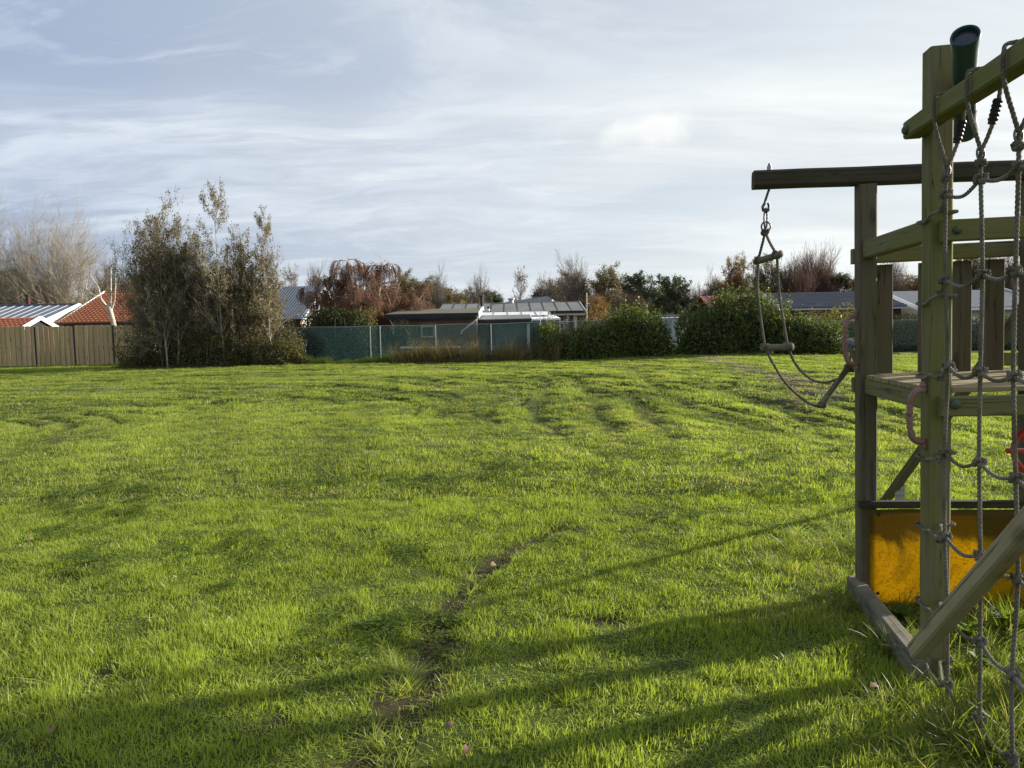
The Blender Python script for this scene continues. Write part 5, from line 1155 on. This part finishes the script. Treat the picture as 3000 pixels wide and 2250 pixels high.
conifer = tree_proto(110, 7, 2, 3, 30, 9, 4, M['bark_grey'], M['leaf_pine'], 13000, .15, r0=.12, lean=.1, ang=(60, 40, 40), lf=(.36, .42, .42), tmin=.08, jit=.12, tw=.009)

# far row, left to right.  (prototype, px, py_top, depth, width px, label)
G_BACK = 'trees behind the houses'
rows_t = [
 (conifer, 20, 790, 58, 150, 'dark evergreen at the left edge behind the bare trees'),
 (olive, 130, 850, 60, 230, 'olive bushy tree low behind the big bare trees at left'),
 (olive2, 245, 845, 62, 170, 'olive bushy tree behind the red roof near its left end'),
 (bare_fan, 60, 612, 54, 250, 'big pale bare tree at the left edge behind the grey metal roof'),
 (bare_fan2, 180, 628, 55, 230, 'big pale bare tree right of the leftmost one, fanning upward'),
 (bare, 345, 745, 64, 120, 'thin bare tree between the white pollard and the leafy birches'),
 (bare_b, 430, 760, 66, 120, 'bare tree partly hidden behind the left birch'),
 (olive2, 400, 860, 66, 200, 'olive bush behind the red pantile roof'),
 (olive, 560, 830, 66, 220, 'olive tree mostly hidden behind the leafy birches'),
 (birch, 868, 775, 62, 80, 'thin leafed grey-green tree behind the blue-grey roof'),
 (bare_b, 915, 782, 64, 80, 'bare tree just left of the weeping birch'),
 (olive2, 880, 850, 66, 150, 'low olive tree behind the blue-grey roof ridge'),
 (olive, 1150, 800, 60, 120, 'dark green tree right of the weeping birch'),
 (olive2, 1215, 812, 62, 140, 'olive tree above the left end of the brick shed'),
 (olive, 1300, 838, 66, 130, 'olive brown tree left of the long grey roof'),
 (bare, 1293, 788, 60, 85, 'bare tree with upright twigs above the brick shed'),
 (olive2, 1365, 860, 68, 120, 'low brown tree behind the roof ornament'),
 (bare, 1412, 796, 60, 80, 'bare tree behind the tall dark flue'),
 (conifer, 1440, 855, 66, 80, 'dark tree at the right side of the flue'),
 (birch, 1516, 782, 62, 78, 'slender birch with sparse pinkish twigs standing alone against the sky'),
 (bare_b, 1625, 812, 60, 90, 'bare shrubby tree right of the far chimney'),
 (bare_b, 1690, 758, 58, 110, 'tall bare branched tree above the right end of the long roof'),
 (olive, 1745, 782, 58, 150, 'brown leafed round tree right of the long grey roof'),
 (rust, 1765, 868, 50, 120, 'orange leafed small tree beside the right end of the long roof'),
 (pine, 1870, 806, 54, 160, 'left one of the dark green pines'),
 (pine, 1960, 812, 56, 170, 'right one of the dark green pines'),
 (pinkbush, 1855, 860, 48, 110, 'reddish bare shrub in front of the pines'),
 (olive2, 1930, 890, 58, 200, 'low brown scrub below the pines'),
 (bare, 2080, 795, 60, 75, 'bare tree between the pines and the copper birch'),
 (rust, 2165, 755, 58, 105, 'copper brown leafed birch above the red metal roof'),
 (birch, 2160, 742, 59, 90, 'thin twigged birch standing behind the copper one'),
 (conifer, 2105, 835, 60, 75, 'dark narrow tree left of the copper birch'),
 (olive, 2245, 762, 58, 110, 'dark green leafed tree behind the rope ladder'),
 (pinkbush, 2335, 765, 58, 130, 'pinkish bare shrub tree left behind the dark tiled roof'),
 (pinkbush, 2400, 738, 60, 120, 'tallest pinkish bare tree above the dark tiled roof'),
 (rust, 2350, 840, 62, 150, 'orange brown low tree behind the dark tiled roof'),
 (conifer, 2475, 805, 60, 120, 'dark evergreen left of the tall tower post'),
 (olive2, 2540, 780, 58, 120, 'olive tree behind the rear tower post'),
 (bare, 2625, 745, 60, 120, 'bare tree seen between the two left posts of the tower'),
 (rust, 2680, 820, 58, 130, 'reddish leafed tree low behind the near post'),
 (olive, 2800, 740, 60, 150, 'olive tree behind the tower slats'),
 (pinkbush, 2930, 745, 60, 150, 'bare reddish tree behind the slats at the right edge'),
 (olive2, 3060, 740, 60, 170, 'olive tree beyond the right edge'),
 (bare_fan2, -90, 640, 56, 230, 'big pale bare tree just outside the left edge'),
]
for (pr_, px, py, d, wp_, lb) in rows_t: put_tree(pr_, px, py, d, wp_, lb, 'tree', G_BACK, 'tree')
# low wood far behind, fills the gaps under the crowns
for i, (px, py, wp_) in enumerate([(-60, 880, 260), (180, 890, 260), (480, 880, 260), (700, 885, 200), (1000, 880, 220), (1260, 872, 160), (1690, 885, 150), (1830, 870, 170), (2010, 878, 160), (2190, 862, 160), (2430, 850, 170), (2600, 850, 200), (2780, 845, 200), (2960, 845, 200)]):
    lbs = ['at the far left edge', 'behind the grey metal roof', 'behind the red pantile roof', 'behind the white gable', 'behind the weeping birch', 'left of the long grey roof', 'right of the long grey roof', 'under the left pine', 'under the right pine', 'behind the red metal roof', 'behind the dark tiled roof', 'behind the rear tower post', 'behind the first tower slats', 'behind the last tower slats']
    put_tree(olive if i % 2 else olive2, px, py, 76+i % 3*3, wp_, 'low distant bush '+lbs[i], 'bush', 'distant bushes', 'bush')

BELT = ['behind the white gable', 'left of the blue-grey roof', 'behind the weeping birch', 'right of the weeping birch', 'above the left end of the brick shed', 'above the brick shed', 'left end of the long grey roof', 'behind the roof ornament', 'behind the tall flue', 'right of the far chimney', 'above the glazed porch', 'above the right end of the long roof', 'just right of the long roof', 'left of the pines', 'behind the left pine', 'right of the pines', 'left of the copper birch', 'behind the copper birch', 'above the red metal roof', 'at the ladder rope', 'between the ladder ropes', 'above the dark tiled roof', 'left of the rear tower post', 'behind the rear tower post', 'between the two left posts', 'right of the near post', 'at the first rope of the net', 'between the net ropes', 'past the right edge', 'at the far left edge', 'above the grey seamed roof', 'behind the white pollard', 'left of the leafy birches', 'behind the leftmost leafy birch', 'behind the middle leafy birch']
for i, (px, py, wp_) in enumerate([(690, 842, 190), (770, 838, 170), (960, 850, 170), (1120, 828, 190), (1190, 820, 180), (1255, 828, 170), (1330, 842, 170), (1395, 846, 150), (1450, 856, 120), (1600, 836, 120), (1650, 815, 150), (1715, 800, 170), (1780, 815, 150), (1850, 835, 160), (1920, 838, 160), (2000, 846, 160), (2070, 842, 150), (2130, 822, 150), (2200, 806, 170), (2270, 806, 170), (2330, 806, 170), (2400, 800, 170), (2470, 822, 170), (2560, 812, 190), (2650, 806, 190), (2740, 796, 190), (2830, 790, 190), (2930, 790, 200), (3040, 790, 200), (10, 800, 200), (110, 820, 180), (300, 815, 180), (390, 805, 180), (480, 800, 180), (600, 800, 180)]):
    put_tree([olive, rust, olive2, pinkbush, olive2, bare_b, olive][(i*5) % 7], px, py, 68+(i*7) % 5*1.6, wp_, ['russet and olive', 'copper brown', 'olive brown', 'pinkish twiggy', 'drab olive', 'thin grey-brown', 'mottled olive'][(i*5) % 7]+' autumn tree in the belt '+BELT[i], 'tree', 'belt of trees behind the houses')
# weeping birch, red-brown
def weeping(seed, H, W):
    r = np.random.default_rng(seed); V = []; F_ = []; nv = 0
    tr, rr = grow(r, np.array([[0, 0, -.1], [.4, .1, -.1], [-.5, 0, -.1], [.3, -.2, -.1], [-.2, .3, -.1], [.1, -.3, -.1], [.5, 0, -.1]]), np.array([[-.1, 0, 1], [.25, 0, 1.], [-.35, .1, 1.], [.7, -.2, 1], [-.6, -.3, 1], [.1, -.6, 1], [1.0, .1, 1]]), np.array([H*.98, H*.93, H*.8, H*.8, H*.72, H*.75, H*.85]), np.array([.16, .13, .1, .1, .1, .1, .1]), np.full(7, .02), 12, .06, (0, 0, .02))
    vt, ft = tube_arrays(tr, rr, 7); trunk = npmesh('trunk', vt, ft, M['bark_birch'], True)
    s, d, L, q = spawn(r, tr, rr, np.full(7, W*.9), 24, .25, .99, .62, 62, 16, taper=.62); d[:, 2] = np.abs(d[:, 2])*.8+.15
    p1, q1 = grow(r, s, d, L, np.maximum(q, .02), np.full(len(s), .01), 9, .09, (0, 0, -.13)); v, f = tube_arrays(p1, q1, 4); V.append(v); F_.append(f+nv); nv += len(v)
    s, d, L, q = spawn(r, p1, q1, L, 7, .1, 1.0, .45, 45, 15); p2, q2 = grow(r, s, d, L, np.maximum(q*.8, .008), np.full(len(s), .006), 6, .08, (0, 0, -.22)); v, f = tube_arrays(p2, q2, 3); V.append(v); F_.append(f+nv); nv += len(v)
    s, d, L, q = spawn(r, p2, q2, L, 10, .1, 1.0, .5, 35, 12); L = np.clip(L*3.0, .7, 2.6); L = np.minimum(L, np.maximum(s[:, 2]-.8, .1)); d[:, 2] -= .5
    p3, q3 = grow(r, s, d, L, np.full(len(s), .007), np.full(len(s), .0045), 7, .05, (0, 0, -.45)); v, f = tube_arrays(p3, q3, 3); V.append(v); F_.append(f+nv); nv += len(v)
    pts = along(r, p3, 70000, .05); keep = r.random(len(pts)) < np.clip(1.35-pts[:, 2]/H, .12, 1)
    lv, lf = leaves_at(r, pts[keep], .065, droop=.6)
    av = np.vstack(V); return dict(trunk=trunk, twig=npmesh('branches', av, np.vstack(F_), M['bark_red']), leaf=npmesh('leaves', lv, lf, M['leaf_redbirch']), h=av[:, 2].max(), w=np.percentile(np.hypot(av[:, 0], av[:, 1]), 96))
wb_ = weeping(31, 5.6, 3.4); put_tree(wb_, 1042, 742, 39, 365, 'reddish brown weeping birch with pale drooping branches beside the blue-grey roof', 'tree', None, 'weeping_birch', rz=0.3)

# white pollard in front of the red roof
po = empty('pollard_tree', (P(338, 950, 36)[0], 36, 0), 'pollarded white-barked tree with four cut limbs in front of the red roof', 'tree')
def pp(px, py): return np.array(P(px, py, 36.0))
part('trunk', M['bark_white'], po, lambda m: m.tube([pp(338, 1075), pp(336, 960), pp(330, 935), pp(324, 915), pp(320, 900), pp(316, 893)], [.13, .12, .11, .12, .15, .07], 9), smooth=True)
for pts_, rd in (([(318, 905), (300, 880), (285, 840), (264, 806)], .045), ([(318, 905), (298, 876), (270, 862), (252, 845)], .035), ([(322, 900), (326, 870), (325, 830), (323, 787)], .055), ([(328, 903), (337, 880), (339, 840), (340, 793)], .05)):
    part('limb', M['bark_white'], po, lambda m: m.tube([pp(*q)+np.array([0, rng.normal(0, .05), 0]) for q in pts_], np.linspace(rd, rd*.45, len(pts_)), 7), smooth=True)
    part('twigs', M['bark_white'], po, lambda m: [m.tube([pp(*pts_[-1-(k % 2)])+np.array([rng.normal(0, .05), 0, rng.normal(0, .1)]), pp(*pts_[-1-(k % 2)])+np.array([rng.normal(0, .25), rng.normal(0, .1), .15+rng.random()*.2])], .008, 3) for k in range(4)])

# leafy birch group in front of the fence
def leafy(seed, H, lean_x, nl, W, lmat, bark, stems=1, lf0=.34, sz=.092, l1=30, tmin=.12, r0=.085, sw=None):
    r = np.random.default_rng(seed); a = np.arange(stems); st = np.column_stack([(a-(stems-1)/2)*.55, r.normal(0, .3, stems), np.full(stems, -.05)]); d = np.column_stack([lean_x+(a-(stems-1)/2)*.10+r.normal(0, .05, stems), r.normal(0, .08, stems), np.ones(stems)])
    L0 = H*r.uniform(.80, 1.0, stems); L0[0] = H*1.02
    PT, RD = grow(r, st, d, L0, np.full(stems, r0)*r.uniform(.7, 1, stems), np.full(stems, .010), 14, .05, (0, 0, .015)); vt, ft = tube_arrays(PT, RD, 7); trunk = npmesh('trunk', vt, ft, bark, True)
    V = []; F_ = []; nv = 0; s, dd, L, q = spawn(r, PT, RD, L0, int(l1*1.25), tmin, .99, lf0*1.45, 52, 14, taper=.62); p1, q1 = grow(r, s, dd, L, np.maximum(q, .008), np.full(len(s), .004), 7, .10, (0, 0, .02)); v, f = tube_arrays(p1, q1, 4); V.append(v); F_.append(f); nv += len(v)
    s, dd, L, q = spawn(r, p1, q1, L, 8, .15, 1.0, .42, 38, 12, taper=.4); p2, q2 = grow(r, s, dd, L, np.maximum(q, .005), np.full(len(s), .003), 5, .12, (0, 0, .03)); v, f = tube_arrays(p2, q2, 3); V.append(v); F_.append(f+nv); nv += len(v)
    s, dd, L, q = spawn(r, p2, q2, L, 4, .2, 1.0, .6, 36, 12, taper=.3); p3, q3 = grow(r, s, dd, L, np.maximum(q, .004), np.full(len(s), .0025), 4, .12, (0, 0, .02)); v, f = tube_arrays(p3, q3, 3); V.append(v); F_.append(f+nv); nv += len(v)
    pts = np.vstack([along(r, p3, int(nl*.7), .07), along(r, p2, int(nl*.3), .08)]); zf = pts[:, 2]/H
    keep = r.random(len(pts)) < np.where(zf > .75, .5, 1.0)*(.35+.9*fbm(pts[:, 0]*1.3+20, pts[:, 2]*1.3, seed))
    lv, lf = leaves_at(r, pts[keep], sz, asp=.62, droop=.15)
    av = np.vstack(V); return dict(trunk=trunk, twig=npmesh('branches', av, np.vstack(F_), bark), leaf=npmesh('leaves', lv, lf, lmat), h=av[:, 2].max(), w=np.percentile(np.hypot(av[:, 0], av[:, 1]), 96))
def put_leafy(pr, pl, pq, d, pytop, label):
    """crown spans photo columns pl..pq and reaches row pytop at distance d"""
    n = len(pr['leaf'].vertices); co = np.empty(n*3, np.float32); pr['leaf'].vertices.foreach_get('co', co); co = co.reshape(-1, 3)
    lo, hi = np.percentile(co[:, 0], (1, 99)); zt = np.percentile(co[:, 2], 99.7); sx = ((pq-pl)/FPX*d)/(hi-lo); x = ((pl+pq)/2-1500)/FPX*d - sx*(lo+hi)/2; sc = P((pl+pq)/2, pytop, d)[2]/zt
    root = link(bpy.data.objects.new('birch_tree', None)); place(root, Matrix.Translation((x, d, 0)) @ Matrix.Diagonal((sx, max(.6, min(1, sx)), sc, 1))); tag(root, label, 'tree', 'leafy birches in front of the fence')
    for nm, k in (('trunk', 'trunk'), ('branches', 'twig'), ('crown', 'leaf')):
        o = link(bpy.data.objects.new(nm, pr[k])); o.parent = root
LB = lambda s, h, lx, nl, **k: leafy(s, h, lx, int(nl*2.5), 2, M['leaf_alder'], M['bark_birch'], **k)
put_leafy(LB(201, 7.2, -.08, 13000, stems=4, lf0=.34, l1=22, tmin=.10), 372, 600, 31.0, 566, 'leftmost tall leafy birch beside the wooden fence')
put_leafy(LB(202, 6.5, -.06, 11000, stems=3, lf0=.36, l1=24, tmin=.08), 410, 640, 31.7, 632, 'lower bushy birch behind the leftmost one')
put_leafy(LB(203, 7.4, .0, 10000, stems=2, lf0=.28, l1=28, tmin=.16), 596, 750, 31.2, 545, 'tallest birch in the middle of the group with a thin open top')
put_leafy(LB(204, 6.4, .02, 7000, stems=1, lf0=.26, l1=42, tmin=.15, r0=.075), 738, 832, 31.3, 608, 'slim narrow birch at the right of the group')
put_leafy(LB(205, 5.5, -.16, 6000, stems=2, lf0=.34, l1=22, tmin=.2), 650, 830, 31.8, 760, 'low sparse birch beside the slim one')
put_leafy(LB(207, 5.6, .0, 8000, stems=4, lf0=.40, l1=20, tmin=.08), 535, 720, 32.0, 715, 'dense bushy young birch between the leftmost and the tallest one')
put_leafy(LB(208, 5.0, -.05, 8000, stems=4, lf0=.40, l1=20, tmin=.05), 392, 560, 32.0, 690, 'dense bushy young birch behind the branches over the fence')
put_leafy(LB(209, 5.4, -.03, 9000, stems=5, lf0=.50, l1=20, tmin=.05), 376, 640, 31.9, 655, 'broad rounded birch filling the left half of the group')
put_leafy(LB(210, 5.0, .03, 7000, stems=4, lf0=.46, l1=20, tmin=.05), 570, 800, 32.1, 725, 'broad low birch filling the right half of the group')
put_leafy(LB(206, 5.5, -.1, 5000, stems=2, lf0=.36, l1=22, tmin=.10), 400, 530, 31.4, 800, 'low left birch whose branches hang over the fence boards')
for i, (px, py, wp_, lb) in enumerate([(430, 1000, 120, 'bramble thicket under the left birch beside the fence boards'), (520, 985, 150, 'bramble thicket at the foot of the leftmost birch'), (620, 975, 150, 'tangled undergrowth in the middle below the birches'), (715, 990, 130, 'brown undergrowth left of the slim birch'), (800, 1000, 110, 'bramble bush at the right foot of the slim birch'), (860, 1020, 70, 'small bramble at the right end of the birch group')]):
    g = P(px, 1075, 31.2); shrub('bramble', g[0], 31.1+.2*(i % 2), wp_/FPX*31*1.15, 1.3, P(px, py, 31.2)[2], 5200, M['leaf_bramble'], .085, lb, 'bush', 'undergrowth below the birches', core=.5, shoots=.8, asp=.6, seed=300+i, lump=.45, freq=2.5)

# hedges
def HX(px, d): return (px-1500)/FPX*d
shrub('ivy_mass', HX(985, 33.6), 33.9, HX(1100, 33.6)-HX(880, 33.6), 1.4, P(990, 912, 33.6)[2], 11000, M['leaf_ivy'], .085, 'dark ivy covered bush rising over the green netting', 'ivy bush', seed=400, asp=.8, lump=.10, shoots=.15)
shrub('shrub', HX(1050, 34.6), 34.8, 2.2, 1.4, P(1040, 905, 34.6)[2], 3500, M['leaf_yellow'], .075, 'yellowish leafed shrub top above the dark ivy', 'shrub', seed=401, asp=.6, lump=.25, shoots=.4)
shrub('shrub', HX(1390, 34.6)*0+HX(1180, 35), 35.0, 1.7, 1.0, P(1180, 945, 35)[2], 2500, M['leaf_ivy'], .07, 'small dark bush left of the brick shed', 'shrub', seed=402)
LA = 'laurel hedge clumps'
for i, (px, w, py, d, n, lb, gp) in enumerate([
 (1610, 60, 955, 31.3, 2600, 'pointed laurel at the left end of the low hedge', LA), (1665, 85, 985, 31.3, 2800, 'low laurel clump second from the left', LA), (1730, 95, 972, 31.4, 3200, 'laurel clump in the low middle of the left hedge', LA),
 (1800, 130, 945, 31.6, 5500, 'middle laurel clump of the left hedge', LA), (1885, 170, 925, 31.8, 9000, 'tallest laurel at the right end of the left hedge', LA),
 (2090, 190, 890, 31.8, 11000, 'left half of the tall laurel hedge beside the gap', LA), (2210, 220, 872, 32.0, 13000, 'tall laurel hedge behind the rope ladder', LA), (2330, 130, 925, 31.6, 6000, 'lower laurel just right of the rope ladder', LA), (2415, 130, 955, 31.6, 5200, 'small laurel at the right end of the hedge', LA)]):
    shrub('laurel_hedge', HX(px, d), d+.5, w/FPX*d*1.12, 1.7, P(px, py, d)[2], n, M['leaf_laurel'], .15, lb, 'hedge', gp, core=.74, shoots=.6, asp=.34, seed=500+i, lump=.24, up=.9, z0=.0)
for i, (px, w, py, d, n, mt, lb) in enumerate([(2450, 190, 905, 35.5, 6000, 'leaf_yellow', 'olive yellow shrub behind the wire fence left of the tower'), (2530, 120, 930, 35.0, 3200, 'leaf_yellow', 'thin yellowish shrub behind the rear tower post'), (1800, 100, 925, 36, 2500, 'leaf_yellow', 'yellow green shrub above the low laurels'), (1745, 70, 905, 38, 2000, 'leaf_rust', 'orange shrub at the right end of the long house')]):
    shrub('shrub', HX(px, d), d, w/FPX*d, 1.6, P(px, py, d)[2], n, M[mt], .07, lb, 'shrub', 'garden shrubs behind the fence', core=.6, shoots=.35, asp=.55, seed=600+i, lump=.3)
for i, (px, w, py) in enumerate([(2480, 260, 945), (2700, 260, 925), (2920, 260, 930), (3140, 260, 930)]):
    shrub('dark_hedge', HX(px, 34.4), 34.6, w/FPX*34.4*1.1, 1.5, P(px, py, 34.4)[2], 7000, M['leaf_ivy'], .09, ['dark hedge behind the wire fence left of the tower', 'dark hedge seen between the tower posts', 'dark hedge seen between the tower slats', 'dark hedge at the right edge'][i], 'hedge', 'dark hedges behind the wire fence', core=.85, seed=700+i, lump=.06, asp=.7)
# weeds and dry grass along the fence foot
def strip(name, label, px0, px1, d0, d1, n, hmin, hmax, mat, w, seed, lean=.35):
    r = np.random.default_rng(seed); x = r.uniform(HX(px0, 31), HX(px1, 31), n); y = r.uniform(d0, d1, n); y = y + np.interp(x, [-14, 4, 9], [0, .3, 2.5])
    h = hmin+(hmax-hmin)*r.random(n)**1.8*(.1+1.5*sstep(fbm(x*1.9, y*0, seed), .3, .75))
    az = r.random(n)*6.28; ln = np.abs(r.normal(0, lean, n)); b = np.column_stack([x, y, np.zeros(n)]); d = unit(np.column_stack([np.cos(az)*ln, np.sin(az)*ln, np.ones(n)])); s = np.column_stack([np.cos(az+1.5), np.sin(az+1.5), np.zeros(n)])*w/2
    m1 = b+d*(h*.55)[:, None]; t = m1+unit(d+np.column_stack([np.cos(az)*.4, np.sin(az)*.4, -.15*np.ones(n)]))*(h*.45)[:, None]
    V = np.stack([b-s, b+s, m1+s*.8, m1-s*.8, t], 1).reshape(-1, 3); q = np.arange(n)[:, None]*5
    F_ = np.vstack([q+[0, 1, 2], q+[0, 2, 3], q+[3, 2, 4]]); o = objm(name, npmesh(name, V, F_, mat)); tag(o, label, None, kind='stuff')
strip('dry_weeds', 'dry brown weeds and grasses along the foot of the netting fence', 1150, 1640, 30.5, 31.7, 11000, .10, .95, M['drygrass'], .016, 41, .6)
strip('verge_grass', 'uncut green grass along the fence foot', 820, 1200, 30.9, 32.0, 9000, .08, .38, M['verge'], .02, 42)
strip('verge_grass', 'uncut green grass below the hedges', 1600, 2600, 30.9, 32.4, 6000, .06, .22, M['verge'], .02, 43)
strip('verge_grass', 'short uncut grass along the wooden fence foot', -60, 500, 33.0, 33.9, 3500, .05, .18, M['verge'], .02, 44)
for i, (px, py, w, lb) in enumerate([(1190, 1030, 70, 'leafy weed clump at the left end of the dry weeds'), (1330, 1015, 130, 'brown weed clump in front of the white pipe end'), (1450, 1020, 120, 'weed clump at the post in the middle of the netting'), (1560, 1015, 110, 'weed clump left of the laurels'), (1245, 1035, 90, 'low weed clump below the white pipe')]):
    shrub('weed_clump', HX(px, 31.2), 31.2, w/FPX*31.2, .9, P(px, py, 31.2)[2], 2200, M['leaf_bramble'] if i else M['leaf_yellow'], .06, lb, 'weeds', 'weed clumps along the netting', core=.5, shoots=.4, asp=.4, seed=800+i, lump=.35)
dk = empty('dock_plant', (HX(1383, 31), 31, 0), 'tall dry dock seed head standing above the weeds', 'plant')
part('stem', M['bark_pale'], dk, lambda m: m.tube([(HX(1383, 31), 31, 0), (HX(1383, 31)+.02, 31, P(1383, 990, 31)[2])], .012, 5)); part('seed_head', M['drygrass'], dk, lambda m: [m.tube([(HX(1383, 31)+.02, 31, P(1383, 1000, 31)[2]), (HX(1383, 31)+.02+rng.normal(0, .1), 31+rng.normal(0, .1), P(1383, 980, 31)[2]+rng.normal(0, .05))], .012, 3) for _ in range(16)])
